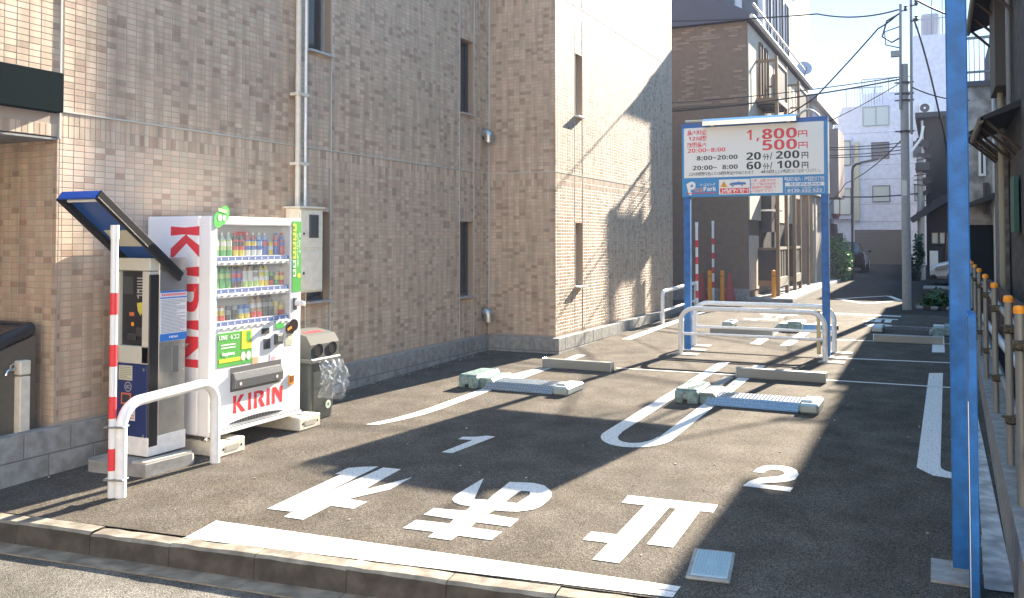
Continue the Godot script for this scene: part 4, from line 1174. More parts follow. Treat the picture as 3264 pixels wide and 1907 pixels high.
func far_house() -> void:
	var m := mat(0.78, 0.78, 0.87, 0.9, 0, T.soft, 0.25, T.bump, 0.1)
	var z := -60.0
	var h := thing("white_garage_house", "white four storey house with a brown garage shutter closing the alley", "building", V(-2.5, 0.2, -64))
	var b := MB.new()
	b.span(V(-6.05, 0.2, -70), V(0.9, 8.6, z)); put("wall", b, m, h)
	b = MB.new()
	b.prism(PackedVector2Array([Vector2(-6.05, 8.6), Vector2(0.9, 8.6), Vector2(0.9, 10.3), Vector2(-5.35, 10.3)]), V(0, 0, -69), V(1, 0, 0), V(0, 1, 0), 8.96)
	put("mansard", b, m, h)
	b = MB.new(); b.span(V(-4.35, 10.3, -69), V(-1.3, 11.4, -62)); put("penthouse", b, m, h)
	b = MB.new(); b.span(V(-1.25, 10.3, -69), V(0.9, 14.5, -60.1)); put("stair_tower", b, m, h)
	b = MB.new(); b.span(V(-8.5, 0.2, -69), V(-6.05, 6.9, -60.6)); put("side_wing", b, m, h)
	b = MB.new(); b.cbox(V(-0.2, 15.3, -61.5), V(1.0, 1.5, 1.0), 0.1); put("water_tank", b, mat(0.42, 0.38, 0.4, 0.8), h)
	# horizontal panel joints
	for y in [2.9, 4.0, 5.6, 6.5, 8.55]:
		b = MB.new(); b.span(V(-6.06, y, z - 0.01), V(0.9, y + 0.025, z + 0.012)); put("panel_joint", b, mat(0.35, 0.35, 0.4, 0.8), h)
	# bay with wide windows, and its cream fin
	b = MB.new(); b.span(V(-6.3, 3.1, z), V(-4.8, 8.3, z + 0.35)); put("bay", b, m, h)
	b = MB.new(); b.span(V(-4.62, 3.0, z), V(-4.38, 8.0, z + 0.4)); put("fin", b, mat(0.62, 0.55, 0.36, 0.8), h)
	for y in [[6.5, 8.1], [3.35, 5.05]]:
		flat_window(h, "z", z + 0.35, [-6.25, y[0], -4.85, y[1]], M.frame, M.pale_pane, 1)
	flat_window(h, "z", z, [-3.65, 6.88, -2.6, 7.95], M.frame, mat(0.12, 0.11, 0.12, 0.3), 0)
	flat_window(h, "z", z, [-3.62, 4.15, -2.58, 5.2], M.frame, M.pale_pane, 0)
	flat_window(h, "z", z, [-1.2, 4.15, -0.3, 5.2], M.frame, M.pale_pane, 0)
	flat_window(h, "z", z, [-1.25, 6.9, -0.3, 7.9], M.frame, M.dark_pane, 0)
	flat_window(h, "z", z - 0.04, [-4.15, 9.0, -2.58, 10.25], mat(0.3, 0.36, 0.34, 0.5), mat(0.55, 0.6, 0.58, 0.2), 1)
	# garage shutter of slats
	b = MB.new(); b.span(V(-4.7, 0.2, z - 0.02), V(-1.75, 2.4, z + 0.03)); 
	var sh := put("garage_shutter", b, mat(0.1, 0.09, 0.08, 0.7), h)
	for i in 24:
		b = MB.new()
		b.cbox(V(-3.23, 0.26 + i * 0.088, z + 0.035), V(2.9, 0.08, 0.03), 0.01)
		put("slat", b, mat(0.2, 0.17, 0.14, 0.6, 0, T.soft, 1.0), sh)
	# air conditioner on its balcony
	b = MB.new(); b.span(V(-0.95, 8.62, z + 0.0), V(0.6, 8.9, z + 0.5)); put("balcony_front", b, m, h)
	var ac := thing("air_conditioner", "white twin fan air conditioner on the far white house", "air conditioner", V(-0.45, 8.95, z + 0.25))
	b = MB.new(); b.cbox(V(-0.45, 9.55, z + 0.2), V(0.85, 1.3, 0.35), 0.02); put("case", b, M.enamel, ac)
	for y in [9.9, 9.25]:
		b = MB.new(); b.disc(V(-0.55, y, z + 0.38), V(0, 0, 1), 0.27, 20); put("fan_grille", b, M.dark, ac)
		b = MB.new(); b.disc(V(-0.55, y, z + 0.385), V(0, 0, 1), 0.07, 12); put("fan_hub", b, M.enamel, ac)
	# roof rails
	for e in [[-5.2, -3.0, 10.3, 1.3, -61.0], [-4.3, -1.4, 11.4, 0.9, -62.0], [-1.2, 0.85, 14.5, 1.0, -60.2]]:
		b = MB.new()
		var k := int((e[1] - e[0]) / 0.16)
		for i in k + 1:
			var x: float = lerpf(e[0], e[1], float(i) / k)
			var th := 0.03 if i % 5 == 0 else 0.014
			b.span(V(x - th, e[2], e[4] - th), V(x + th, e[2] + e[3], e[4] + th))
		b.span(V(e[0], e[2] + e[3], e[4] - 0.03), V(e[1], e[2] + e[3] + 0.06, e[4] + 0.03))
		put("roof_railing", b, mat(0.3, 0.34, 0.36, 0.6), h)
	for x in [-0.1, 0.5]:
		b = MB.new(); b.tube([V(x, 14.5, -61), V(x, 18.2, -61)], 0.03, 6); put("roof_mast", b, M.galva, h)
	b = MB.new(); b.span(V(-7.4, 6.9, -60.8), V(-6.1, 6.95, -60.75)); b.span(V(-7.4, 7.5, -60.8), V(-6.1, 7.55, -60.75)); b.span(V(-7.2, 6.9, -60.8), V(-7.15, 9.2, -60.75)); put("wing_railing", b, M.galva, h)

# the drinks maker's wordmark, built from straight sided flared letters one unit high
func wordmark(parent: Node3D, called: String, cap: float, width: float, at: Vector3, ax: Vector3, ay: Vector3, m: Material) -> void:
	var P := []
	P.append([0, 0, .26, 0, .22, .5, .26, 1, 0, 1, .035, .5])
	P.append([.21, .5, .52, 1, .84, 1, .47, .56])
	P.append([.21, .58, .42, .62, .95, .0, .62, 0, .3, .42])
	P.append([1.1, 0, 1.37, 0, 1.335, .5, 1.37, 1, 1.1, 1, 1.135, .5])
	P.append([1.55, 0, 1.82, 0, 1.785, .5, 1.785, .83, 1.56, 1, 1.585, .5])
	P.append([1.56, 1, 2.0, 1, 2.2, .96, 2.32, .86, 2.34, .7, 2.28, .55, 2.12, .46, 1.92, .43, 1.92, .54, 2.04, .6, 2.08, .7, 2.04, .8, 1.92, .845, 1.785, .845])
	P.append([1.9, .47, 2.14, .5, 2.45, 0, 2.13, 0])
	P.append([2.55, 0, 2.82, 0, 2.785, .5, 2.82, 1, 2.55, 1, 2.585, .5])
	P.append([3.0, 0, 3.22, 0, 3.2, .5, 3.2, .7, 3.0, 1])
	P.append([3.0, 1, 3.3, 1, 3.82, .3, 3.82, 0, 3.68, 0])
	P.append([3.62, 1, 3.84, 1, 3.82, 0, 3.62, .3])
	var b := MB.new()
	var k := 0
	for p in P:
		var pts := PackedVector2Array()
		for i in range(0, p.size(), 2): pts.append(Vector2(p[i] * width / 3.84, p[i + 1] * cap))
		b.prism(pts, at + ax.cross(ay) * (0.0008 + 0.00012 * k), ax, ay)
		k += 1
	put(called, b, m, parent)

func rect_print(parent: Node3D, called: String, o: Vector3, ax: Vector3, ay: Vector3, w: float, h: float, m: Material, lift := 0.001, label := "") -> MeshInstance3D:
	var b := MB.new()
	var c := o + ax.cross(ay) * lift * 0.5
	b.box(c, V(w, h, lift), Basis(ax, ay, ax.cross(ay)))
	return put(called, b, m, parent, label)

func lines_print(parent: Node3D, called: String, o: Vector3, ax: Vector3, ay: Vector3, w: float, h: float, rows: int, m: Material, lift := 0.0022) -> void:
	# small print: rows of short word blocks
	var b := MB.new()
	var nn := ax.cross(ay)
	for r in rows:
		var x := -w * 0.5
		var y := h * 0.5 - h * (r + 0.5) / rows
		var stop := w * 0.5 * (1.0 if rng.randf() < 0.7 else rng.randf_range(-0.2, 0.8))
		while x < stop:
			var l := rng.randf_range(0.03, 0.12) * w
			var e := minf(x + l, stop)
			var t := h / rows * 0.22
			b.quad(o + ax * x + ay * (y - t) + nn * lift, o + ax * e + ay * (y - t) + nn * lift, o + ax * e + ay * (y + t) + nn * lift, o + ax * x + ay * (y + t) + nn * lift)
			x = e + w * 0.012
	put(called, b, m, parent)

func bottle_mesh(key: String, cap: Color, neck: Color, label: Color, band: Color, base: Color, can := false) -> ArrayMesh:
	if T.has(key): return T[key]
	var b := MB.new()
	var pale := Color(0.6, 0.62, 0.6)
	cap = cap.lerp(pale, 0.15); neck = neck.lerp(pale, 0.3); label = label.lerp(pale, 0.2); band = band.lerp(pale, 0.2); base = base.lerp(pale, 0.15)
	if can:
		b.lathe(Vector3.ZERO, [Vector2(0.024, 0), Vector2(0.027, 0.006), Vector2(0.027, 0.045), Vector2(0.027, 0.085), Vector2(0.027, 0.112), Vector2(0.022, 0.122), Vector2(0.0, 0.122)], 12, [base, base, label, band, neck, cap, cap])
	else:
		b.lathe(Vector3.ZERO, [Vector2(0.026, 0), Vector2(0.029, 0.01), Vector2(0.029, 0.05), Vector2(0.029, 0.085), Vector2(0.029, 0.125), Vector2(0.026, 0.14), Vector2(0.014, 0.175), Vector2(0.012, 0.183), Vector2(0.014, 0.184), Vector2(0.014, 0.202), Vector2(0, 0.202)], 12, [base, base, label, band, label, neck, neck, cap, cap, cap])
	var m: StandardMaterial3D = M.get("bottle_skin")
	if m == null:
		m = mat(1, 1, 1, 0.2)
		M["bottle_skin"] = m
	T[key] = b.mesh(m)
	return T[key]

func vending_machine() -> void:
	var x0 := -6.15
	var xf := -5.42
	var zl := -5.47
	var zr := -6.63
	var yb := 0.165
	var yt := 1.995
	var AX := V(0, 0, -1)     # along the front, left to right
	var AY := V(0, 1, 0)
	var v := thing("vending_machine", "white drinks vending machine with red lettering against the tiled wall", "vending machine", V((x0 + xf) * 0.5, yb, (zl + zr) * 0.5))
	var xd := xf - 0.13      # back of the door
	var b := MB.new()
	b.cbox(V((x0 + xd) * 0.5, (yb + yt) * 0.5, (zl + zr) * 0.5), V(xd - x0, yt - yb, zl - zr), 0.012)
	put("cabinet", b, M.enamel, v)
	# door: a frame round the display window, wide field below
	var wz0 := -5.555
	var wz1 := -6.475
	var wy0 := 1.06
	var wy1 := 1.92
	b = MB.new()
	var xm := (xd + 0.004 + xf) * 0.5
	var th := xf - xd - 0.004
	b.cbox(V(xm, (yb + wy0) * 0.5, (zl + zr) * 0.5), V(th, wy0 - yb, zl - zr), 0.01)
	b.cbox(V(xm, (wy1 + yt) * 0.5, (zl + zr) * 0.5), V(th, yt - wy1, zl - zr), 0.01)
	b.cbox(V(xm, (wy0 + wy1) * 0.5, (zl + wz0) * 0.5), V(th, wy1 - wy0 + 0.02, zl - wz0), 0.008)
	b.cbox(V(xm, (wy0 + wy1) * 0.5, (wz1 + zr) * 0.5), V(th, wy1 - wy0 + 0.02, wz1 - zr), 0.008)
	var door := put("door", b, M.enamel, v)
	b = MB.new()
	b.span(V(xf - 0.126, wy0, wz1), V(xf - 0.12, wy1, wz0))
	put("display_back", b, mat(0.72, 0.74, 0.72, 0.6), v)
	b = MB.new()
	b.quad(V(xf - 0.006, wy0, wz0), V(xf - 0.006, wy0, wz1), V(xf - 0.006, wy1, wz1), V(xf - 0.006, wy1, wz0))
	put("display_glass", b, M.pane, v)
	# shelves with samples, price strips and buttons
	var w := Color(0.75, 0.75, 0.7); var gr := Color(0.08, 0.4, 0.08); var lg := Color(0.45, 0.62, 0.2); var clr := Color(0.5, 0.62, 0.55)
	var rd := Color(0.7, 0.04, 0.04); var br := Color(0.09, 0.03, 0.02); var bl := Color(0.03, 0.12, 0.5); var sb := Color(0.3, 0.5, 0.75); var ye := Color(0.8, 0.62, 0.05); var bk := Color(0.02, 0.02, 0.02); var tn := Color(0.5, 0.32, 0.16); var gy2 := Color(0.3, 0.3, 0.3)
	var rows := [
		[1.66, [[w, clr, lg, w, gr], [w, clr, lg, w, gr], [w, clr, lg, w, gr], [rd, br, rd, br, ye], [rd, br, rd, br, ye], [w, rd, bl, ye, w], [w, rd, bl, ye, w], [w, sb, bl, sb, w], [w, sb, bl, rd, bl], [bk, ye, w, ye, ye, 1], [bl, rd, bl, rd, bl], [rd, bl, rd, bl, rd]]],
		[1.385, [[gr, gr, gr, lg, gr], [gr, gr, gr, lg, gr], [gr, gr, gr, lg, gr], [ye, br, bl, rd, br], [ye, br, bl, rd, br], [br, tn, w, w, lg], [br, tn, w, w, lg], [br, bk, w, gy2, lg], [bl, ye, w, ye, ye], [bl, ye, w, lg, ye], [bk, gy2, bk, gr, rd, 1], [tn, tn, ye, tn, gr, 1], [rd, tn, ye, rd, rd, 1]]],
		[1.11, [[ye, rd, ye, w, rd, 1], [ye, rd, ye, w, rd, 1], [bk, bk, gy2, bk, bk, 1], [bk, gy2, bk, gy2, bk, 1], [w, bl, sb, bl, ye, 1], [w, bl, sb, bl, ye, 1], [tn, tn, tn, w, rd], [tn, tn, tn, w, rd], [bk, bk, bk, gy2, bk], [bk, bk, bk, gy2, bk], [tn, ye, tn, ye, tn, 1], [ye, tn, ye, tn, rd, 1]]],
	]
	var ri := 0
	for r in rows:
		var y: float = r[0]
		b = MB.new(); b.cbox(V(xf - 0.065, y - 0.012, (wz0 + wz1) * 0.5), V(0.1, 0.016, wz0 - wz1 - 0.01), 0.003)
		var shelf := put("shelf", b, M.enamel, v)
		b = MB.new(); b.box(V(xf - 0.0125, y - 0.026, (wz0 + wz1) * 0.5), V(0.004, 0.032, wz0 - wz1 - 0.02))
		put("price_strip", b, mat(0.16, 0.22, 0.5, 0.5), shelf)
		b = MB.new(); b.cbox(V(xf - 0.006, y - 0.064, (wz0 + wz1) * 0.5 + 0.01), V(0.02, 0.036, wz0 - wz1 - 0.03), 0.006)
		put("button_rail", b, M.enamel, shelf)
		var list: Array = r[1]
		for i in list.size():
			var e = list[i]
			var z := lerpf(wz0 - 0.045, wz1 + 0.05, float(i) / (list.size() - 1))
			var can: bool = e.size() > 5
			var ms := bottle_mesh("bottle_%d_%d" % [ri, i], e[0], e[1], e[2], e[3], e[4], can)
			inst("drink_sample", ms, Transform3D(Basis(Vector3.UP, i * 0.7), V(xf - 0.07, y - 0.003, z)), v)
		for i in 11:
			var z := lerpf(wz0 - 0.05, wz1 + 0.05, i / 10.0)
			b = MB.new(); b.cbox(V(xf + 0.006, y - 0.063, z), V(0.008, 0.016, 0.03), 0.003)
			put("button", b, mat(0.3, 0.3, 0.31, 0.3), shelf)
			b = MB.new(); b.box(V(xf - 0.0095, y - 0.027, z), V(0.002, 0.022, 0.012)); put("price_ticket", b, M.sign_white, shelf)
		ri += 1
	b = MB.new(); b.span(V(xf - 0.1, 1.83, -6.02), V(xf - 0.09, 1.87, -5.86)); put("red_card", b, M.sign_red, v)
	# door furniture
	b = MB.new(); b.cbox(V(xf + 0.001, 0.866, -5.763), V(0.006, 0.29, 0.41), 0.002); put("poster", b, mat(0.08, 0.36, 0.06, 0.45), v)
	b = MB.new(); b.box(V(xf + 0.0045, 0.93, -5.9), V(0.003, 0.16, 0.12)); put("poster_panel", b, M.yellow, v)
	b = MB.new(); b.box(V(xf + 0.0045, 0.775, -5.7), V(0.003, 0.03, 0.25)); put("poster_band", b, M.yellow, v)
	b = MB.new(); b.box(V(xf + 0.006, 0.955, -5.925), V(0.003, 0.09, 0.045)); put("poster_phone", b, M.green, v)
	b = MB.new(); b.disc(V(xf + 0.006, 0.79, -5.86), V(1, 0, 0), 0.03, 14, 1.3); b.disc(V(xf + 0.006, 0.79, -5.925), V(1, 0, 0), 0.03, 14, 1.3); put("poster_blob", b, mat(0.6, 0.62, 0.55, 0.5), v)
	var bf := Basis(AX, AY, V(1, 0, 0))
	letters(v, "lettering", "LINE", 0.034, V(xf + 0.006, 0.97, -5.62), bf, M.sign_white, 0.9)
	kana(v, "lettering", "もココ", 0.032, V(xf + 0.005, 0.97, -5.72), AX, AY, M.sign_white, 1.1, 1.0, 0.16)
	letters(v, "lettering", "Happiness", 0.03, V(xf + 0.006, 0.83, -5.68), bf, M.sign_white, 0.72)
	lines_print(v, "small_print", V(xf + 0.002, 0.895, -5.68), AX, AY, 0.17, 0.05, 2, M.sign_white, 0.004)
	# outlet
	b = MB.new()
	b.span(V(xf - 0.002, 0.5, -6.35), V(xf + 0.004, 0.705, -5.71)); put("outlet_frame", b, mat(0.12, 0.12, 0.12, 0.4), v)
	b = MB.new()
	var pth := PackedVector2Array([Vector2(0.0, 0.515), Vector2(0.04, 0.53), Vector2(0.045, 0.6), Vector2(0.02, 0.655), Vector2(0.0, 0.66)])
	b.prism(pth, V(xf + 0.003, 0, -5.73), V(1, 0, 0), V(0, 1, 0), -0.6)
	put("outlet_flap", b, mat(0.16, 0.165, 0.17, 0.18, 0.2, T.soft, 4.0, T.softbump, 0.6), v)
	for z in [-5.79, -6.25]:
		b = MB.new(); b.disc(V(xf + 0.047, 0.565, z), V(1, 0, 0), 0.015, 12); put("sticker", b, mat(0.75, 0.55, 0.55, 0.5), v)
	# coin panel
	b = MB.new(); b.cbox(V(xf + 0.002, 0.98, -6.14), V(0.012, 0.05, 0.1), 0.003); put("price_display", b, M.dark, v)
	b = MB.new(); b.cbox(V(xf + 0.002, 0.865, -6.16), V(0.012, 0.095, 0.085), 0.003); put("note_slot", b, mat(0.05, 0.055, 0.06, 0.4), v)
	b = MB.new(); b.cbox(V(xf + 0.012, 0.895, -6.305), V(0.035, 0.1, 0.1), 0.006); put("coin_slot", b, mat(0.07, 0.075, 0.08, 0.35), v)
	b = MB.new(); b.cbox(V(xf + 0.03, 0.9, -6.305), V(0.006, 0.06, 0.06), 0.002); put("coin_window", b, M.steel, v)
	b = MB.new(); b.box(V(xf + 0.003, 1.01, -6.33), V(0.006, 0.05, 0.11)); put("green_label", b, M.green, v)
	b = MB.new(); b.disc(V(xf + 0.014, 0.975, -6.47), V(1, 0, 0), 0.06, 20, 0.8); b.tube([V(xf, 0.975, -6.47), V(xf + 0.013, 0.975, -6.47)], 0.06, 20, false)
	b.disc(V(xf + 0.0142, 1.0, -6.52), V(1, 0, 0), 0.055, 20); b.tube([V(xf, 1.0, -6.52), V(xf + 0.0135, 1.0, -6.52)], 0.055, 20, false)
	put("card_reader", b, mat(0.04, 0.025, 0.02, 0.25), v)
	b = MB.new(); b.box(V(xf + 0.016, 0.975, -6.45), V(0.003, 0.022, 0.06), Basis(V(1, 0, 0), 0.35)); put("reader_light", b, M.orange, v)
	b = MB.new(); b.cbox(V(xf + 0.004, 0.5, -6.49), V(0.02, 0.1, 0.075), 0.008); put("change_tray", b, mat(0.75, 0.28, 0.03, 0.4), v)
	b = MB.new(); b.cbox(V(xf + 0.013, 0.51, -6.49), V(0.012, 0.06, 0.055), 0.004); put("change_flap", b, mat(0.25, 0.09, 0.02, 0.3), v)
	b = MB.new(); b.box(V(xf + 0.002, 0.87, -6.46), V(0.003, 0.1, 0.1)); put("notice", b, mat(0.7, 0.68, 0.5, 0.5), v)
	lines_print(v, "small_print", V(xf + 0.0015, 0.87, -6.46), AX, AY, 0.09, 0.09, 6, mat(0.35, 0.34, 0.28, 0.6), 0.003)
	b = MB.new(); b.box(V(xf + 0.002, 0.735, -6.24), V(0.003, 0.07, 0.07)); put("notice", b, mat(0.68, 0.62, 0.74, 0.5), v)
	b = MB.new(); b.disc(V(xf + 0.0045, 0.725, -6.245), V(1, 0, 0), 0.024, 16, 0.8); put("emblem", b, mat(0.8, 0.35, 0.4, 0.5), v)
	b = MB.new(); b.box(V(xf + 0.002, 0.735, -6.01), V(0.003, 0.06, 0.07)); put("sticker", b, mat(0.6, 0.36, 0.2, 0.5), v)
	for q in [[-5.51, 0.42], [-5.52, 0.27]]:
		b = MB.new(); b.box(V(xf + 0.002, q[1], q[0]), V(0.003, 0.06, 0.055)); put("plate", b, mat(0.35, 0.35, 0.35, 0.5), v)
	# right hand green strip
	b = MB.new(); b.box(V(xf + 0.002, 1.64, -6.56), V(0.004, 0.66, 0.125)); put("green_strip", b, mat(0.06, 0.36, 0.05, 0.45), v)
	for i in 6:
		b = MB.new(); b.box(V(xf + 0.005, 1.91 - i * 0.085, -6.525), V(0.003, 0.07, 0.042)); put("strip_panel", b, M.yellow if i < 4 else mat(0.6, 0.65, 0.55, 0.5), v)
		b = MB.new(); b.box(V(xf + 0.007, 1.91 - i * 0.085, -6.525), V(0.002, 0.03, 0.02)); put("strip_icon", b, M.green, v)
	b = MB.new(); b.disc(V(xf + 0.005, 1.46, -6.59), V(1, 0, 0), 0.022, 16); put("strip_badge", b, M.yellow, v)
	letters(v, "lettering", "LINE", 0.017, V(xf + 0.005, 1.84, -6.6), Basis(AY * -1.0, AX, V(1, 0, 0)), M.sign_white, 0.8)
	kana(v, "lettering", "をかさして", 0.024, V(xf + 0.0045, 1.78, -6.6), AX, AY, M.sign_white, 1.1, 0.9, 0.13, true)
	kana(v, "lettering", "ドリンクポイントをためて", 0.023, V(xf + 0.0045, 1.84, -6.572), AX, AY, M.sign_white, 1.15, 0.9, 0.13, true)
	# lock cover
	b = MB.new(); b.cbox(V(xf + 0.008, 1.2, -6.535), V(0.02, 0.12, 0.05), 0.008); put("lock_plate", b, M.frame, v)
	b = MB.new(); b.tube([V(xf + 0.015, 1.205, -6.54), V(xf + 0.1, 1.2, -6.56)], 0.032, 14, true, 0.02); put("lock_cover", b, mat(0.75, 0.7, 0.7, 0.4), v)
	# leaf shaped topper
	b = MB.new()
	var lf := PackedVector2Array()
	for i in 20:
		var t := TAU * i / 20.0
		var rr := 0.095 + 0.018 * sin(t * 2 + 0.6)
		lf.append(Vector2(cos(t) * rr * 0.8 + 0.02 * sin(t), sin(t) * rr * 1.05))
	b.prism(lf, V(xf + 0.006, 1.99, -5.585), AX, AY, 0.004); put("topper_card", b, mat(0.1, 0.5, 0.1, 0.45), v)
	b = MB.new(); b.disc(V(xf + 0.0115, 1.98, -5.565), V(1, 0, 0), 0.024, 14, 1.2); b.disc(V(xf + 0.0115, 1.98, -5.615), V(1, 0, 0), 0.02, 14, 1.3); put("topper_spots", b, mat(0.7, 0.7, 0.6, 0.5), v)
	b = MB.new(); b.box(V(xf + 0.0115, 2.04, -5.595), V(0.002, 0.03, 0.1), Basis(V(1, 0, 0), -0.2)); put("topper_title", b, mat(0.5, 0.75, 0.4, 0.5), v)
	# wordmarks
	wordmark(v, "lettering", 0.15, 0.63, V(xf, 0.312, -5.745), AX, AY, M.red)
	wordmark(v, "lettering", 0.325, 1.18, V(-5.87, 1.91, zl), V(0, -1, 0), V(1, 0, 0), M.red)
	# vent curve with louvres along the base, kick strip
	b = MB.new()
	for i in 34:
		var z := lerpf(-5.72, -6.36, i / 33.0)
		var t := 1.0 - pow((i - 16.5) / 17.0, 2)
		b.box(V(xf + 0.0035, 0.235 + 0.008 * t, z), V(0.007, 0.008 + 0.03 * t, 0.009))
	put("louvre", b, M.dark, v)
	b = MB.new(); b.cbox(V(xf - 0.02, 0.18, (zl + zr) * 0.5), V(0.075, 0.03, zl - zr - 0.01), 0.004); put("kick_strip", b, M.enamel, v)
	b = MB.new(); b.box(V(xf + 0.001, 0.2, (zl + zr) * 0.5), V(0.003, 0.006, zl - zr - 0.01)); put("door_gap", b, M.dark, v)
	# feet
	for z in [-5.53, -6.57]:
		b = MB.new(); b.tube([V(xf - 0.09, 0.12, z), V(xf - 0.09, 0.17, z)], 0.018, 10); b.tube([V(xf - 0.09, 0.125, z), V(xf - 0.09, 0.135, z)], 0.035, 12); put("foot", b, M.chrome, v)
	for q in [[-5.67, "near"], [-6.69, "far"]]:
		var z: float = q[0]
		var blk := thing("base_block", "cream concrete base block under the %s end of the vending machine" % q[1], "block", V(-5.7, 0, z), "cream base blocks under the vending machine")
		b = MB.new(); b.cbox(V(-5.75, gy(z) + 0.062, z), V(0.8, 0.124, 0.31), 0.01); put("body", b, M.cream, blk)
		b = MB.new(); b.box(V(-5.349, gy(z) + 0.062, z), V(0.006, 0.045, 0.15)); put("recess", b, mat(0.35, 0.33, 0.28, 0.8), blk)
		for s in [-0.105, 0.105]:
			b = MB.new(); b.disc(V(-5.3485, gy(z) + 0.062, z + s), V(1, 0, 0), 0.011, 10); put("hole", b, M.black, blk)
		b = MB.new(); b.box(V(-5.6, gy(z) + 0.1265, z + 0.02), V(0.5, 0.004, 0.008)); put("groove", b, M.dark, blk)

func ticket_machine() -> void:
	var zf := -5.01
	var x0 := -6.02
	var x1 := -5.598
	var pad := thing("concrete_pad", "rough white concrete pad under the ticket machine", "pad", V(-5.7, 0, -5.1))
	var b := MB.new()
	var q := PackedVector2Array([Vector2(-6.05, -4.83), Vector2(-6.0, -4.8), Vector2(-5.46, -4.865), Vector2(-5.42, -5.3), Vector2(-5.46, -5.36), Vector2(-6.06, -5.4)])
	b.prism(q, V(0, -0.06, 0), V(1, 0, 0), V(0, 0, 1), -0.135)
	put("slab", b, M.concrete, pad)
	b = MB.new()
	var q2 := PackedVector2Array([Vector2(-5.6, -4.86), Vector2(-5.47, -4.88), Vector2(-5.43, -5.3), Vector2(-5.475, -5.34)])
	b.prism(q2, V(0, 0.074, 0), V(1, 0, 0), V(0, 0, 1), -0.018)
	put("mortar_ridge", b, mat(0.62, 0.6, 0.54, 0.95, 0, T.grain, 2.0, T.bump, 0.8), pad)
	var t := thing("ticket_machine", "parking ticket machine with blue sloping canopy and dark screen panel", "ticket machine", V((x0 + x1) * 0.5, 0.08, -5.2))
	b = MB.new(); b.span(V(x0 + 0.02, 0.07, -5.37), V(x1 - 0.02, 0.1, zf - 0.02)); put("plinth", b, M.dark, t)
	b = MB.new(); b.cbox(V((x0 + x1) * 0.5, 0.87, -5.245), V(x1 - x0, 1.56, 0.28), 0.006); put("body", b, M.steel, t)
	b = MB.new(); b.cbox(V((x0 + x1) * 0.5, 0.165, -5.2), V(x1 - x0 + 0.006, 0.15, 0.386), 0.004); put("base_skirt", b, M.white_paint, t)
	b = MB.new(); b.cbox(V(x1 - 0.004, 0.84, -5.056), V(0.016, 1.36, 0.096), 0.006); put("side_band", b, M.black, t)
	var xm := (x0 + x1) * 0.5
	b = MB.new()
	b.cbox(V(xm, 1.6, -5.06), V(x1 - x0 - 0.002, 0.1, 0.095), 0.004)
	b.cbox(V(x0 + 0.04, 1.18, -5.06), V(0.078, 0.73, 0.095), 0.004); b.cbox(V(x1 - 0.048, 1.18, -5.06), V(0.076, 0.73, 0.095), 0.004)
	b.cbox(V(xm, 0.88, -5.06), V(x1 - x0 - 0.012, 0.14, 0.095), 0.004)
	put("front_frame", b, mat(0.55, 0.55, 0.48, 0.4), t)
	b = MB.new(); b.span(V(x0 + 0.08, 0.94, -5.09), V(x1 - 0.08, 1.54, -5.045)); put("screen_panel", b, mat(0.018, 0.018, 0.019, 0.25), t)
	b = MB.new(); b.span(V(x0 + 0.09, 1.36, -5.045), V(x0 + 0.2, 1.5, -5.04)); put("screen", b, mat(0.06, 0.065, 0.065, 0.15), t)
	var AXf := V(1, 0, 0)
	lines_print(t, "small_print", V(x1 - 0.135, 1.42, -5.045), AXf, V(0, 1, 0), 0.085, 0.16, 7, mat(0.4, 0.4, 0.4, 0.5))
	b = MB.new()
	b.prism(PackedVector2Array([Vector2(-0.04, 0.05), Vector2(0.04, 0.06), Vector2(0.035, 0.0), Vector2(0.0, -0.05), Vector2(-0.03, -0.01)]), V(x1 - 0.135, 1.24, -5.044), AXf, V(0, 1, 0), 0.003); put("arrow_label", b, mat(0.6, 0.55, 0.08, 0.5), t)
	b = MB.new(); b.disc(V(x0 + 0.2, 1.12, -5.042), V(0, 0, 1), 0.018, 12); put("call_button", b, M.orange, t)
	b = MB.new(); b.box(V(x0 + 0.19, 1.2, -5.042), V(0.05, 0.03, 0.004)); put("orange_label", b, mat(0.6, 0.16, 0.05, 0.5), t)
	b = MB.new(); b.cbox(V(x1 - 0.135, 1.06, -5.035), V(0.075, 0.07, 0.02), 0.006); put("coin_return", b, M.dark, t)
	b = MB.new(); b.cbox(V(x0 + 0.2, 1.02, -5.035), V(0.09, 0.05, 0.02), 0.006); put("ticket_slot", b, mat(0.04, 0.035, 0.035, 0.3), t)
	letters(t, "lettering", "2", 0.02, V(x1 - 0.165, 1.385, -5.043), Basis(), M.sign_white); letters(t, "lettering", "1", 0.02, V(x1 - 0.165, 1.335, -5.043), Basis(), M.sign_white)
	# blue lower door
	b = MB.new(); b.cbox(V(xm - 0.006, 0.48, -5.03), V(x1 - x0 - 0.018, 0.66, 0.045), 0.006); put("lower_door", b, M.navy, t)
	for y in [0.77, 0.25]:
		b = MB.new(); b.disc(V(x1 - 0.05, y, -5.006), V(0, 0, 1), 0.012, 12); put("screw", b, M.chrome, t)
	b = MB.new(); b.box(V(-5.85, 0.735, -5.0055), V(0.15, 0.115, 0.003)); put("sticker", b, mat(0.6, 0.62, 0.5, 0.5), t)
	lines_print(t, "small_print", V(-5.85, 0.735, -5.005), AXf, V(0, 1, 0), 0.13, 0.1, 7, mat(0.3, 0.25, 0.15, 0.6))
	b = MB.new()
	for i in 20:
		var a0 := TAU * i / 20; var a1 := TAU * (i + 1) / 20
		var P := func(a, r): return V(-5.82 + cos(a) * r, 0.625 + sin(a) * r, -5.0055)
		b.quad(P.call(a0, 0.034), P.call(a1, 0.034), P.call(a1, 0.039), P.call(a0, 0.039))
	put("round_emblem", b, mat(0.5, 0.52, 0.55, 0.5), t)
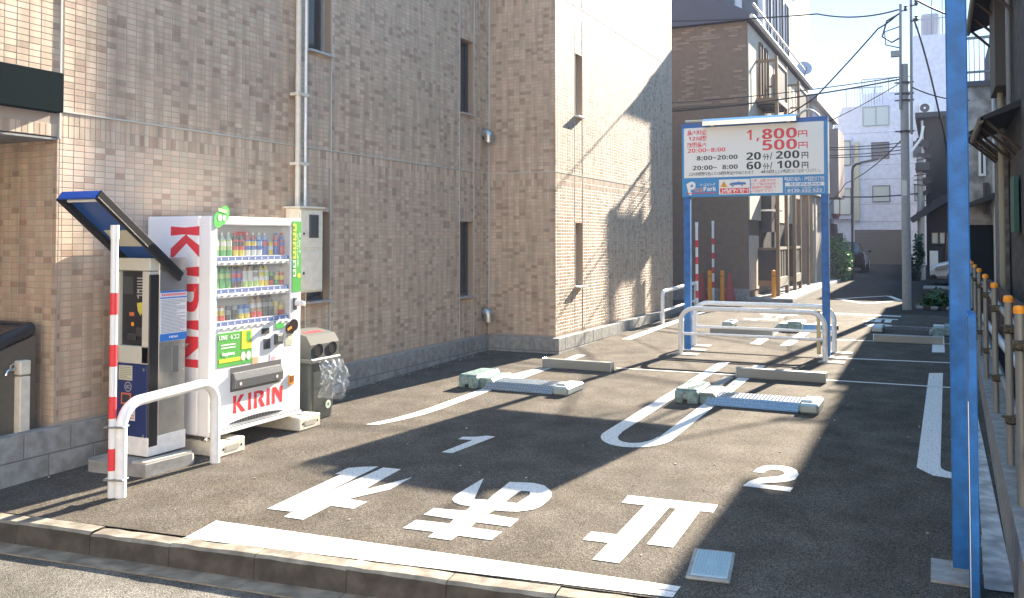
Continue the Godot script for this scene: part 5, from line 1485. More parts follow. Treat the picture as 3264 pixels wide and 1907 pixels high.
	lines_print(t, "small_print", V(-5.82, 0.625, -5.007), AXf, V(0, 1, 0), 0.05, 0.03, 3, mat(0.5, 0.52, 0.55, 0.5))
	b = MB.new(); b.box(V(-5.84, 0.53, -5.0055), V(0.11, 0.09, 0.003)); put("sticker", b, mat(0.7, 0.14, 0.04, 0.5), t)
	b = MB.new(); b.box(V(-5.84, 0.53, -5.0035), V(0.085, 0.065, 0.003)); put("sticker_print", b, M.dark, t)
	b = MB.new(); b.box(V(-5.79, 0.41, -5.0055), V(0.1, 0.1, 0.003)); put("sticker", b, mat(0.65, 0.66, 0.68, 0.5), t)
	lines_print(t, "small_print", V(-5.79, 0.41, -5.005), AXf, V(0, 1, 0), 0.085, 0.08, 4, mat(0.6, 0.15, 0.12, 0.5))
	# terms sheet on the steel side
	var AS := V(0, 0, -1)
	var xs := x1 + 0.001
	b = MB.new(); b.box(V(xs, 1.18, -5.252), V(0.003, 0.405, 0.275)); put("terms_sheet", b, mat(0.72, 0.74, 0.78, 0.45), t)
	for q3 in [[1.376, 0.014], [1.328, 0.01], [1.01, 0.06]]:
		b = MB.new(); b.box(V(xs + 0.002, q3[0], -5.252), V(0.003, q3[1], 0.273)); put("blue_band", b, mat(0.02, 0.18, 0.6, 0.45), t)
	b = MB.new()
	for i in 13: b.box(V(xs + 0.002, 1.352, -5.135 - i * 0.0195), V(0.002, 0.018, 0.014))
	put("red_heading", b, mat(0.75, 0.15, 0.2, 0.5), t)
	lines_print(t, "small_print", V(xs, 1.18, -5.252), AS, V(0, 1, 0), 0.25, 0.27, 24, mat(0.25, 0.26, 0.3, 0.6))
	letters(t, "lettering", "P GS Park", 0.018, V(xs + 0.004, 1.01, -5.252), Basis(AS, V(0, 1, 0), V(1, 0, 0)), M.sign_white, 0.8)
	b = MB.new(); b.box(V(x1 + 0.001, 1.47, -5.252), V(0.004, 0.16, 0.272)); put("upper_plate", b, mat(0.25, 0.27, 0.29, 0.4, 0.5), t)
	b = MB.new(); b.cbox(V(x1 + 0.003, 0.83, -5.27), V(0.012, 0.22, 0.07), 0.004); put("side_handle", b, mat(0.2, 0.21, 0.2, 0.4, 0.4), t)
	for e in [[-5.17, 0.93], [-5.17, 0.74], [-5.36, 0.93], [-5.36, 0.74]]:
		b = MB.new(); b.disc(V(x1 + 0.003, e[1], e[0]), V(1, 0, 0), 0.008, 10); put("bolt", b, M.chrome, t)
	# canopy: two black channels carry a blue sheet
	var lo := V(0, 1.49, -5.3)
	var hi := V(0, 2.13, -4.5)
	var d := (hi - lo).normalized()
	var up := d.cross(V(1, 0, 0)).normalized() * -1.0
	if up.y < 0: up = -up
	var L := lo.distance_to(hi)
	var bs := Basis(V(1, 0, 0), up, V(1, 0, 0).cross(up))
	var c := (lo + hi) * 0.5
	for x in [-5.99, -5.565]:
		b = MB.new()
		b.cbox(V(x, c.y, c.z), V(0.014, 0.085, L), 0.003, bs)
		b.cbox(V(x + (0.016 if x < -5.7 else -0.016), c.y, c.z) + up * 0.036, V(0.03, 0.012, L), 0.003, bs)
		b.cbox(V(x + 0.012, c.y, c.z) - up * 0.028, V(0.016, 0.014, L), 0.003, bs)
		put("canopy_rail", b, M.black, t)
	b = MB.new(); b.cbox(V(-5.777, c.y, c.z) + up * 0.02, V(0.4, 0.008, L - 0.02), 0.002, bs)
	put("canopy_sheet", b, mat(0.015, 0.09, 0.36, 0.3), t)
	b = MB.new(); b.cbox(V(-5.777, hi.y, hi.z) + up * 0.0, V(0.4, 0.07, 0.02), 0.004, bs); put("canopy_edge", b, mat(0.02, 0.1, 0.5, 0.4), t)
	b = MB.new(); b.cbox(V(-5.777, c.y, c.z) + up * 0.013 - d * 0.02, V(0.3, 0.004, 0.2), 0.001, bs); put("canopy_notice", b, mat(0.6, 0.6, 0.5, 0.5), t)
	b = MB.new(); b.tube([V(-5.93, 0, 0) + hi - d * 0.05 - up * 0.01, V(-5.62, 0, 0) + hi - d * 0.05 - up * 0.01], 0.013, 10); put("canopy_lamp", b, M.sign_white, t)

func recycle_bin() -> void:
	var v := thing("recycling_bin", "grey recycling bin with two round holes and a clear bag", "bin", V(-5.73, 0.02, -7.07))
	var b := MB.new()
	# tapered tub
	var sec := func(y: float, w: float, dp: float) -> Array:
		var r := 0.04
		var o := []
		for k in 4:
			var cx := (-5.73) + (dp - r) * (1 if k in [0, 3] else -1)
			var cz := -7.07 + (w - r) * (1 if k in [0, 1] else -1)
			for i in 4:
				var a := PI * 0.5 * k + PI * 0.5 * i / 3.0
				o.append(V(cx + cos(a) * r, y, cz + sin(a) * r))
		return o
	var rings := [sec.call(0.03, 0.175, 0.22), sec.call(0.33, 0.195, 0.24), sec.call(0.345, 0.2, 0.243), sec.call(0.6, 0.21, 0.245)]
	for j in rings.size() - 1:
		for i in 16:
			b.quad(rings[j][(i + 1) % 16], rings[j][i], rings[j + 1][i], rings[j + 1][(i + 1) % 16])
	put("tub", b, mat(0.06, 0.068, 0.066, 0.35), v)
	b = MB.new()
	var hood := PackedVector2Array([Vector2(-5.99, 0.6), Vector2(-5.47, 0.6), Vector2(-5.475, 0.77), Vector2(-5.53, 0.855), Vector2(-5.75, 0.895), Vector2(-5.95, 0.88), Vector2(-5.99, 0.83)])
	b.prism(hood, V(0, 0, -6.845), V(1, 0, 0), V(0, 1, 0), -0.45)
	put("hood", b, mat(0.045, 0.05, 0.048, 0.8), v)
	b = MB.new(); b.cbox(V(-5.73, 0.61, -7.07), V(0.55, 0.05, 0.47), 0.012); put("collar", b, mat(0.09, 0.1, 0.1, 0.5), v)
	for z in [-6.96, -7.18]:
		b = MB.new(); b.tube([V(-5.5, 0.715, z), V(-5.462, 0.715, z)], 0.062, 18, false); put("hole_rim", b, M.dark, v)
		b = MB.new(); b.disc(V(-5.468, 0.715, z), V(1, 0, 0), 0.06, 18); put("hole", b, M.black, v)
	var hx := V(0, 0, -1)
	var hy := (V(-5.75, 0.895, 0) - V(-5.53, 0.855, 0)).normalized()
	letters(v, "lettering", "KIRIN", 0.06, V(-5.63, 0.8755, -7.07), Basis(hx, hy, hx.cross(hy)), M.sign_red, 1.2)
	# clear bag hanging over the front corner
	b = MB.new()
	var g := 12
	var rr := RandomNumberGenerator.new(); rr.seed = 5
	var grid := []
	for j in g + 1:
		var row := []
		for i in g + 1:
			var s := float(i) / g
			var t := float(j) / g
			var puff := 0.03 + 0.06 * sin(t * PI) * (0.5 + 0.5 * s)
			var z := lerpf(-6.92, -7.3 - 0.04 * sin(t * 3.0), s)
			row.append(V(-5.47 + puff + rr.randf_range(-0.02, 0.02), 0.6 - t * (0.34 + 0.08 * s) + rr.randf_range(-0.012, 0.012), z + rr.randf_range(-0.012, 0.012)))
		grid.append(row)
	for j in g:
		for i in g:
			b.tri(grid[j + 1][i], grid[j + 1][i + 1], grid[j][i + 1])
			b.tri(grid[j + 1][i], grid[j][i + 1], grid[j][i])
	var bag := glass(0.2, 0.85, 0.88, 0.9)
	bag.roughness = 0.12
	put("clear_bag", b, bag, v)
	b = MB.new(); b.disc(V(-5.48, 0.16, -7.13), V(1, 0, 0.0).normalized(), 0.042, 20); put("sticker", b, mat(0.7, 0.72, 0.68, 0.5), v)
	b = MB.new(); b.disc(V(-5.4785, 0.16, -7.13), V(1, 0, 0), 0.017, 12); put("sticker_emblem", b, mat(0.1, 0.4, 0.15, 0.5), v)
	b = MB.new(); b.cbox(V(-5.73, 0.03, -7.07), V(0.4, 0.06, 0.33), 0.01); put("base", b, M.black, v)

func u_rail(called: String, label: String, p0: Vector3, p1: Vector3, h: float, r: float, mid := 0.0, bend := 0.16, group := "") -> Node3D:
	var v := thing(called, label, "guard rail", (p0 + p1) * 0.5, group)
	var d := p1 - p0; d.y = 0; d = d.normalized()
	var pth := [V(p0.x, p0.y - 0.02, p0.z), V(p0.x, p0.y + h - bend, p0.z)]
	for i in range(1, 8):
		var a := PI * 0.5 * i / 8.0
		pth.append(V(p0.x, p0.y + h - bend, p0.z) + d * bend * (1 - cos(a)) + V(0, bend * sin(a), 0))
	pth.append(V(p0.x, p0.y + h, p0.z) + d * bend)
	var e := []
	e.append(V(p1.x, p1.y - 0.02, p1.z)); e.append(V(p1.x, p1.y + h - bend, p1.z))
	for i in range(1, 8):
		var a := PI * 0.5 * i / 8.0
		e.append(V(p1.x, p1.y + h - bend, p1.z) - d * bend * (1 - cos(a)) + V(0, bend * sin(a), 0))
	e.append(V(p1.x, p1.y + h, p1.z) - d * bend)
	e.reverse()
	var b := MB.new()
	b.tube(pth + e, r, 18)
	put("bent_pipe", b, M.white_paint, v)
	if mid > 0:
		b = MB.new(); b.tube([p0 + V(0, mid, 0), p1 + V(0, mid, 0)], r * 0.62, 12); put("middle_rail", b, M.white_paint, v)
	return v

func striped_pole(label: String, p: Vector3, h: float, r: float, first: float, group := "red and white corner poles") -> void:
	var v := thing("corner_pole", label, "pole", p, group)
	var b := MB.new(); b.tube([p, p + V(0, h, 0)], r, 14); put("pole", b, M.enamel, v)
	b = MB.new(); b.tube([p + V(0, h - 0.1, 0), p + V(0, h, 0)], r * 1.15, 14); put("cap", b, M.white_paint, v)
	var y := first
	while y + 0.16 < h - 0.2:
		b = MB.new(); b.tube([p + V(0, y, 0), p + V(0, y + 0.155, 0)], r * 1.04, 14, false); put("red_band", b, M.red, v)
		y += 0.367

func guards() -> void:
	u_rail("guard_rail", "white bent pipe guard rail in front of the ticket machine", V(-5.235, gy(-4.45) + 0.0, -4.45), V(-5.3, gy(-5.42), -5.42), 0.655, 0.039, 0.0, 0.17)
	striped_pole("red and white corner pole strapped to the near guard rail", V(-5.285, gy(-4.42), -4.415), 1.93, 0.026, 0.19)
	var st := MB.new()
	for y in [0.47, 0.1]:
		st.cbox(V(-5.262, y, -4.43), V(0.15, 0.012, 0.085), 0.003, Basis(Vector3.UP, 0.35))
	tag(put("strap", st, M.galva), "two thin metal straps tying the corner pole to the near rail", "strap")
	u_rail("guard_rail", "front white pipe rail guarding the feet of the price sign", V(-3.405, gy(-12.75), -12.75), V(-1.395, gy(-12.77), -12.77), 0.67, 0.034, 0.3, 0.2)
	u_rail("guard_rail", "rear white pipe rail behind the feet of the price sign", V(-3.44, gy(-13.71), -13.71), V(-1.37, gy(-13.73), -13.73), 0.67, 0.034, 0.3, 0.2)
	u_rail("guard_rail", "white pipe rail beside the far end of the lit tile wall", V(-4.74, gy(-16.43), -16.43), V(-4.76, gy(-19.1), -19.1), 0.62, 0.036, 0.24, 0.12)

func price_sign() -> void:
	var z := -13.14
	var s := thing("price_sign", "blue framed parking price board on two square posts", "sign", V(-2.43, gy(z), z))
	var x0 := -3.478; var x1 := -1.377; var y0 := 2.44; var y1 := 3.528
	var b := MB.new()
	b.cbox(V((x0 + x1) * 0.5, (y0 + y1) * 0.5, z - 0.06), V(x1 - x0, y1 - y0, 0.11), 0.006); put("board", b, M.sign_blue, s)
	b = MB.new(); b.cbox(V((x0 + x1) * 0.5, y1 - 0.01, z - 0.062), V(x1 - x0 + 0.012, 0.07, 0.116), 0.006); put("top_cap", b, mat(0.03, 0.14, 0.42, 0.5), s)
	b = MB.new(); b.cbox(V(x1 + 0.006, (y0 + y1) * 0.5 - 0.02, z - 0.06), V(0.012, y1 - y0 - 0.06, 0.1), 0.003); put("side_trim", b, M.white_paint, s)
	for x in [-3.405, -1.42]:
		b = MB.new(); b.cbox(V(x, (gy(z) + y0) * 0.5, z - 0.04), V(0.1, y0 - gy(z) + 0.002, 0.1), 0.006); put("post", b, M.blue, s)
		b = MB.new(); b.cbox(V(x, gy(z) + 0.012, z - 0.04), V(0.2, 0.016, 0.2), 0.003); put("foot_plate", b, M.white_paint, s)
	b = MB.new(); b.cbox(V(-1.52, gy(z) + 0.36, z + 0.0), V(0.05, 0.62, 0.05), 0.004); put("conduit_box", b, mat(0.4, 0.36, 0.2, 0.6), s)
	var at := func(u: float, v: float, lift := 0.0): return V(lerpf(x0, x1, u), lerpf(y1, y0, v), z - 0.005 + lift)
	var W := x1 - x0
	var H := y1 - y0
	var rect := func(called: String, u0: float, v0: float, u1: float, v1: float, m: Material, lift: float):
		rect_print(s, called, at.call((u0 + u1) * 0.5, (v0 + v1) * 0.5), V(1, 0, 0), V(0, 1, 0), (u1 - u0) * W, (v1 - v0) * H, m, lift)
	rect.call("white_panel", 0.017, 0.04, 0.977, 0.735, M.sign_white, 0.007)
	var wide := func(text: String, u: float, v: float, h: float, u2: float, m: Material):
		# text squeezed between u and u2
		var o := letters(s, "lettering", text, h * H, at.call((u + u2) * 0.5, v, 0.008), Basis(), m, 1.0, false)
		var bx: AABB = o.mesh.get_aabb()
		if bx.size.x > 0.001: o.transform.basis = Basis.from_scale(V((u2 - u) * W / bx.size.x, 1, 1))
	var bold := func(text: String, u: float, v: float, h: float, u2: float, m: Material):
		var o := letters(s, "lettering", text, h * H, at.call((u + u2) * 0.5, v, 0.008), Basis(), m, 1.0, true)
		var bx: AABB = o.mesh.get_aabb()
		if bx.size.x > 0.001: o.transform.basis = Basis.from_scale(V((u2 - u) * W / bx.size.x, 1, 1))
	var k := func(text: String, u: float, v: float, h: float, m: Material, adv := 1.12, wd := 1.1, wt := 0.13):
		kana(s, "lettering", text, h * H, at.call(u, v, 0.0075), V(1, 0, 0), V(0, 1, 0), m, adv, wd, wt)
	var R: Material = M.sign_red
	var I: Material = M.ink
	k.call("最大料金", 0.058, 0.105, 0.062, R, 1.1, 1.0, 0.11)
	bold.call("12", 0.05, 0.19, 0.05, 0.102, R)
	k.call("時間", 0.126, 0.19, 0.062, R, 1.12, 1.0, 0.11)
	k.call("夜間最大", 0.058, 0.277, 0.062, R, 1.1, 1.0, 0.11)
	bold.call("20:00~8:00", 0.044, 0.357, 0.054, 0.315, R)
	bold.call("8:00~20:00", 0.11, 0.466, 0.058, 0.4, I)
	bold.call("20:00~", 0.082, 0.6, 0.058, 0.255, I)
	bold.call("8:00", 0.292, 0.6, 0.058, 0.4, I)
	bold.call("1", 0.47, 0.178, 0.135, 0.503, R)
	bold.call(",", 0.533, 0.178, 0.135, 0.552, R)
	bold.call("800", 0.567, 0.178, 0.135, 0.801, R)
	k.call("円", 0.837, 0.19, 0.085, R, 1.1, 1.4, 0.15)
	bold.call("500", 0.569, 0.327, 0.135, 0.801, R)
	k.call("円", 0.839, 0.342, 0.085, R, 1.1, 1.4, 0.15)
	bold.call("20", 0.461, 0.466, 0.1, 0.561, I)
	k.call("分", 0.595, 0.48, 0.075, I, 1.1, 1.0)
	bold.call("/", 0.622, 0.475, 0.09, 0.638, I)
	bold.call("200", 0.661, 0.465, 0.1, 0.817, I)
	k.call("円", 0.852, 0.475, 0.085, I, 1.1, 0.95)
	bold.call("60", 0.462, 0.594, 0.1, 0.561, I)
	k.call("分", 0.595, 0.608, 0.075, I, 1.1, 1.0)
	bold.call("/", 0.622, 0.603, 0.09, 0.638, I)
	bold.call("100", 0.668, 0.595, 0.1, 0.817, I)
	k.call("円", 0.852, 0.607, 0.085, I, 1.1, 0.95)
	k.call("上記の時間帯を超えると時間割料金が加算されます", 0.057, 0.682, 0.044, I, 1.03, 0.86, 0.085)
	bold.call("48", 0.56, 0.682, 0.034, 0.592, I)
	k.call("時間以上の駐車はご遠慮ください。", 0.61, 0.682, 0.044, I, 1.03, 0.98, 0.085)
	# lower band: logo, lock warning, notice, address
	b = MB.new()
	var lg := func(b: MB, pts: Array, lift: float):
		var p := PackedVector2Array()
		for i in range(0, pts.size(), 2): p.append(Vector2((pts[i] - 0.5) * W, (0.5 - pts[i + 1]) * H))
		b.prism(p, at.call(0.5, 0.5, lift), V(1, 0, 0), V(0, 1, 0), 0.001)
	lg.call(b, [0.033, 0.82, 0.052, 0.8, 0.075, 0.79, 0.05, 0.95, 0.072, 0.94, 0.066, 0.98, 0.05, 0.965], 0.005)
	lg.call(b, [0.033, 0.82, 0.048, 0.83, 0.075, 0.965, 0.058, 0.975], 0.0056)
	lg.call(b, [0.05, 0.8, 0.075, 0.785, 0.095, 0.8, 0.101, 0.83, 0.098, 0.87, 0.085, 0.895, 0.06, 0.905, 0.058, 0.87, 0.075, 0.86, 0.082, 0.84, 0.078, 0.825, 0.06, 0.83], 0.0062)
	put("logo_mark", b, M.sign_white, s)
	b = MB.new(); lg.call(b, [0.06, 0.856, 0.068, 0.842, 0.08, 0.842, 0.086, 0.858], 0.0075); put("logo_car", b, M.sign_blue, s)
	bold.call("GS", 0.095, 0.905, 0.05, 0.15, mat(0.8, 0.4, 0.22, 0.5))
	bold.call("Park", 0.156, 0.895, 0.06, 0.246, M.sign_white)
	rect.call("logo_line", 0.03, 0.945, 0.25, 0.955, M.red, 0.0075)
	k.call("ジーエスパーク", 0.14, 0.835, 0.032, M.sign_white, 1.04, 0.92)
	rect.call("warning_panel", 0.268, 0.77, 0.483, 0.975, M.sign_white, 0.007)
	b = MB.new(); lg.call(b, [0.277, 0.875, 0.329, 0.875, 0.303, 0.79], 0.0075); put("warning_triangle", b, mat(0.85, 0.4, 0.02, 0.5), s)
	b = MB.new(); lg.call(b, [0.301, 0.82, 0.305, 0.82, 0.304, 0.85, 0.302, 0.85], 0.0095); lg.call(b, [0.301, 0.857, 0.305, 0.857, 0.305, 0.866, 0.301, 0.866], 0.0095); put("warning_mark", b, M.ink, s)
	b = MB.new(); lg.call(b, [0.343, 0.83, 0.36, 0.815, 0.405, 0.81, 0.455, 0.815, 0.457, 0.845, 0.343, 0.85], 0.0075); lg.call(b, [0.4, 0.811, 0.408, 0.79, 0.411, 0.79, 0.405, 0.811], 0.0082); put("car_picture", b, mat(0.06, 0.2, 0.5, 0.5), s)
	b = MB.new()
	for u in [0.365, 0.43]: b.disc(at.call(u, 0.85, 0.0092), V(0, 0, 1), 0.017, 14)
	b.disc(at.call(0.365, 0.85, 0.0089), V(0, 0, 1), 0.023, 14); put("car_wheels", b, mat(0.3, 0.32, 0.34, 0.5), s)
	rect.call("red_strip", 0.275, 0.89, 0.478, 0.963, R, 0.008)
	k.call("ロック板は下がってますか！？", 0.287, 0.926, 0.05, M.sign_white, 1.02, 0.57, 0.15)
	rect.call("notice_panel", 0.49, 0.765, 0.706, 0.97, M.sign_white, 0.007)
	var nt := ["入庫・出庫の際は", "ロック板の状況を", "運転者が必ず目視にて", "ご確認下さい"]
	for i in 4:
		k.call(nt[i], 0.502, 0.795 + i * 0.047, 0.034, R, 1.05, [1.42, 1.42, 1.13, 1.95][i] * 0.8, 0.12)
	k.call("駐車場名：両国四丁目", 0.733, 0.79, 0.05, M.sign_white, 1.03, 0.97, 0.1)
	rect.call("contact_strip", 0.722, 0.835, 0.978, 0.885, M.sign_white, 0.007)
	k.call("駐車場緊急連絡先", 0.765, 0.86, 0.033, M.sign_blue, 1.2, 1.25, 0.13)
	k.call("ジーエスパーク運転者ロックス", 0.745, 0.905, 0.02, M.sign_white, 1.1, 1.3)
	bold.call("0120-332-523", 0.738, 0.945, 0.04, 0.962, M.sign_white)
	b = MB.new()
	for e in [[0.722, 0.886, 0.7235, 0.975], [0.9765, 0.886, 0.978, 0.975], [0.722, 0.972, 0.978, 0.975]]: lg.call(b, [e[0], e[1], e[2], e[1], e[2], e[3], e[0], e[3]], 0.005)
	put("contact_border", b, M.sign_white, s)
	for u in [0.025, 0.3, 0.66, 0.968]:
		for v in [0.055, 0.722]:
			b = MB.new(); b.disc(at.call(u, v, 0.008), V(0, 0, 1), 0.006, 8); put("screw", b, M.steel, s)
	# strip light above with its cables
	var lt := thing("sign_light", "silver strip light fixed along the top of the price board", "lamp", V(-2.45, 3.55, z + 0.08))
	b = MB.new()
	var pr := PackedVector2Array([Vector2(-0.06, 0.0), Vector2(0.07, -0.02), Vector2(0.07, 0.045), Vector2(0.02, 0.085), Vector2(-0.06, 0.09)])
	b.prism(pr, V(-1.785, 3.515, z + 0.06), V(0, 0, 1), V(0, 1, 0), 1.345)
	put("housing", b, M.alu, lt)
	b = MB.new(); b.box(V(-2.457, 3.517, z + 0.067), V(1.28, 0.012, 0.09)); put("diffuser", b, mat(0.6, 0.6, 0.55, 0.3), lt)
	for x in [-3.0, -1.9]:
		b = MB.new(); b.span(V(x - 0.02, 3.49, z - 0.06), V(x + 0.02, 3.53, z + 0.06)); put("bracket", b, M.steel, lt)
	for e in [[-3.13, -1.0], [-1.785, 1.0]]:
		b = MB.new()
		var pth := []
		for i in 9:
			var t := i / 8.0
			pth.append(V(e[0] + e[1] * 0.3 * t, 3.56 + (0.02 if e[1] < 0 else 0.1 * sin(t * PI)) + (0.02 * t if e[1] < 0 else 0.0), z + 0.04 - 0.1 * t))
		b.tube(pth, 0.017, 8); put("cable", b, mat(0.5, 0.5, 0.42, 0.6), lt)

func flap_lock(label: String, xw: float, xe: float, z: float, sgn: float) -> void:
	# housing at the xw end, plate reaching to xe; sgn -1 is mirrored (housing on the right)
	var y := gy(z)
	var v := thing("flap_lock", label, "parking lock", V(xw, y, z))
	var f := signf(xe - xw)
	var b := MB.new()
	b.cbox(V(xw + f * 0.13, y + 0.07, z - 0.32 * sgn), V(0.25, 0.14, 0.6), 0.012); put("housing", b, M.pale_green, v)
	b = MB.new(); b.cbox(V(xw + f * 0.13, y + 0.148, z - 0.32 * sgn), V(0.23, 0.02, 0.56), 0.006); put("lid", b, M.pale_green, v)
	for i in 4:
		b = MB.new(); b.box(V(xw + f * 0.07 + f * 0.035 * i, y + 0.16, z - 0.2 * sgn), V(0.012, 0.006, 0.2)); put("rib", b, M.pale_green, v)
	b = MB.new(); b.box(V(xw + f * 0.12, y + 0.03, z - 0.02 * sgn + 0.0005), V(0.05, 0.04, 0.012)); put("slot", b, M.black, v)
	b = MB.new(); b.tube([V(xw + f * 0.12, y + 0.085, z - 0.03 * sgn), V(xw + f * 0.12, y + 0.085, z - 0.012 * sgn)], 0.02, 12); put("lock_barrel", b, mat(0.25, 0.3, 0.28, 0.5), v)
	b = MB.new()
	var pr := PackedVector2Array([Vector2(0, 0), Vector2(0.22, 0), Vector2(0.22, 0.04), Vector2(0.14, 0.12), Vector2(0, 0.12)])
	b.prism(pr, V(xw + f * 0.26, y, z - 0.6 * sgn), V(f, 0, 0), V(0, 1, 0), 0.5 * sgn * f)
	put("shoulder", b, M.pale_green, v)
	# checkered plate with sloping front
	var xa := xw + f * 0.34
	var xb := xe - f * 0.2
	var prof := PackedVector2Array([Vector2(0.0, 0.012), Vector2(0.1, 0.09), Vector2(0.36, 0.1), Vector2(0.5, 0.02), Vector2(0.5, 0.008), Vector2(0.36, 0.085), Vector2(0.1, 0.075), Vector2(0.012, 0.0)])
	b = MB.new()
	b.prism(prof, V(xa, y, z - 0.02 * sgn), V(0, 0, -sgn), V(0, 1, 0), (xb - xa) * -sgn if true else 0.0)
	# thickness runs along -sgn*z x y; flip when it points the wrong way
	var dirx := V(0, 0, -sgn).cross(V(0, 1, 0)).x
	if dirx * (xb - xa) * -sgn < 0:
		b = MB.new(); b.prism(prof, V(xa, y, z - 0.02 * sgn), V(0, 0, -sgn), V(0, 1, 0), (xb - xa) * sgn)
	put("plate", b, M.plate, v)
	b = MB.new()
	var n := int(absf(xb - xa) / 0.036)
	for i in n:
		for j in 3:
			var t := (j + 0.5) / 3.0
			var c := V(xa + (xb - xa) * (i + 0.5) / n, y + lerpf(0.014, 0.088, t), z - (0.02 + 0.1 * t) * sgn)
			b.box(c + V(0, 0.002, 0.0015 * sgn), V(0.022, 0.006, 0.005), Basis(Vector3.RIGHT, -0.9 * sgn) * Basis(Vector3.FORWARD, 0.7 if (i + j) % 2 else -0.7))
		for j in 5:
			var c2 := V(xa + (xb - xa) * (i + 0.5) / n, y + 0.095 + 0.008 * (j / 5.0), z - (0.15 + 0.05 * j) * sgn)
			b.box(c2, V(0.022, 0.005, 0.006), Basis(Vector3.UP, 0.7 if (i + j) % 2 else -0.7))
	put("tread_pattern", b, mat(0.5, 0.55, 0.62, 0.35, 0.6), v).set_meta("kind", "stuff")
	b = MB.new(); b.cbox(V(xe - f * 0.1, y + 0.05, z - 0.27 * sgn), V(0.19, 0.1, 0.5), 0.02); put("end_cap", b, mat(0.33, 0.41, 0.43, 0.4, 0.4), v)
	b = MB.new(); b.cbox(V(xe - f * 0.13, y + 0.105, z - 0.2 * sgn), V(0.11, 0.03, 0.16), 0.008); put("cap_block", b, mat(0.45, 0.5, 0.52, 0.35, 0.5), v)

func wheel_stop(label: String, x0: float, x1: float, z: float, dz := 0.0) -> void:
	var y := gy(z)
	var v := thing("wheel_stop", label, "wheel stop", V((x0 + x1) * 0.5, y, z), "concrete wheel stops")
	var ang := atan2(-dz, x1 - x0)
	var bs := Basis(Vector3.UP, ang)
	var b := MB.new()
	b.cbox(V((x0 + x1) * 0.5, y + 0.06, z - 0.06), V(x1 - x0, 0.12, 0.12), 0.008, bs); put("bar", b, M.galva, v)
	for x in [x0 + 0.004, x1 - 0.004]:
		b = MB.new(); b.cbox(V(x, y + 0.061, z - 0.06 - (dz * 0.5 if x < (x0 + x1) * 0.5 else -dz * 0.5)), V(0.012, 0.124, 0.124), 0.004, bs); put("end_plate", b, M.alu, v)

func locks_and_stops() -> void:
	flap_lock("flap lock with pale green housing of the bay nearest the vending machine", -5.1, -3.7, -9.07, 1.0)
	flap_lock("flap lock with pale green housing of the middle bay, clear of the tile wall", -2.54, -1.07, -9.2, 1.0)
	flap_lock("far flap lock seen through the sign guard rails, housing at its right", -2.14, -3.57, -16.75, -1.0)
	flap_lock("far flap lock in the shade at the right, partly behind the blue post", 0.35, -1.04, -16.95, -1.0)
	wheel_stop("grey metal wheel stop nearest the tiled house", -4.77, -3.8, -10.8)
	wheel_stop("grey metal wheel stop just before the price sign rails", -2.26, -1.2, -11.05)
	wheel_stop("grey metal wheel stop seen through the sign guard rails", -3.56, -2.5, -15.26)
	wheel_stop("grey metal wheel stop in the shade by the right hand line", -0.93, 0.08, -15.2)

func blue_post() -> void:
	var v := thing("blue_post", "tall square blue sign post rising out of view at the right", "post", V(0.106, -0.01, -5.44))
	var b := MB.new(); b.cbox(V(0.112, 2.6, -5.46), V(0.106, 5.24, 0.106), 0.006); put("post", b, M.blue, v)
	b = MB.new(); b.cbox(V(0.112, 0.0, -5.46), V(0.12, 0.02, 0.12), 0.004); put("base_plate", b, M.galva, v)
	b = MB.new(); b.cbox(V(0.112, 5.1, -5.46), V(0.9, 0.9, 0.14), 0.01); put("sign_box", b, M.sign_blue, v)
	b = MB.new(); b.cbox(V(0.152, 0.69, -5.06), V(0.04, 1.47, 0.32), 0.004); put("front_box", b, M.blue, v)
	b = MB.new(); b.box(V(0.1315, 0.5, -4.905), V(0.003, 1.0, 0.006)); put("white_edge", b, M.sign_white, v)

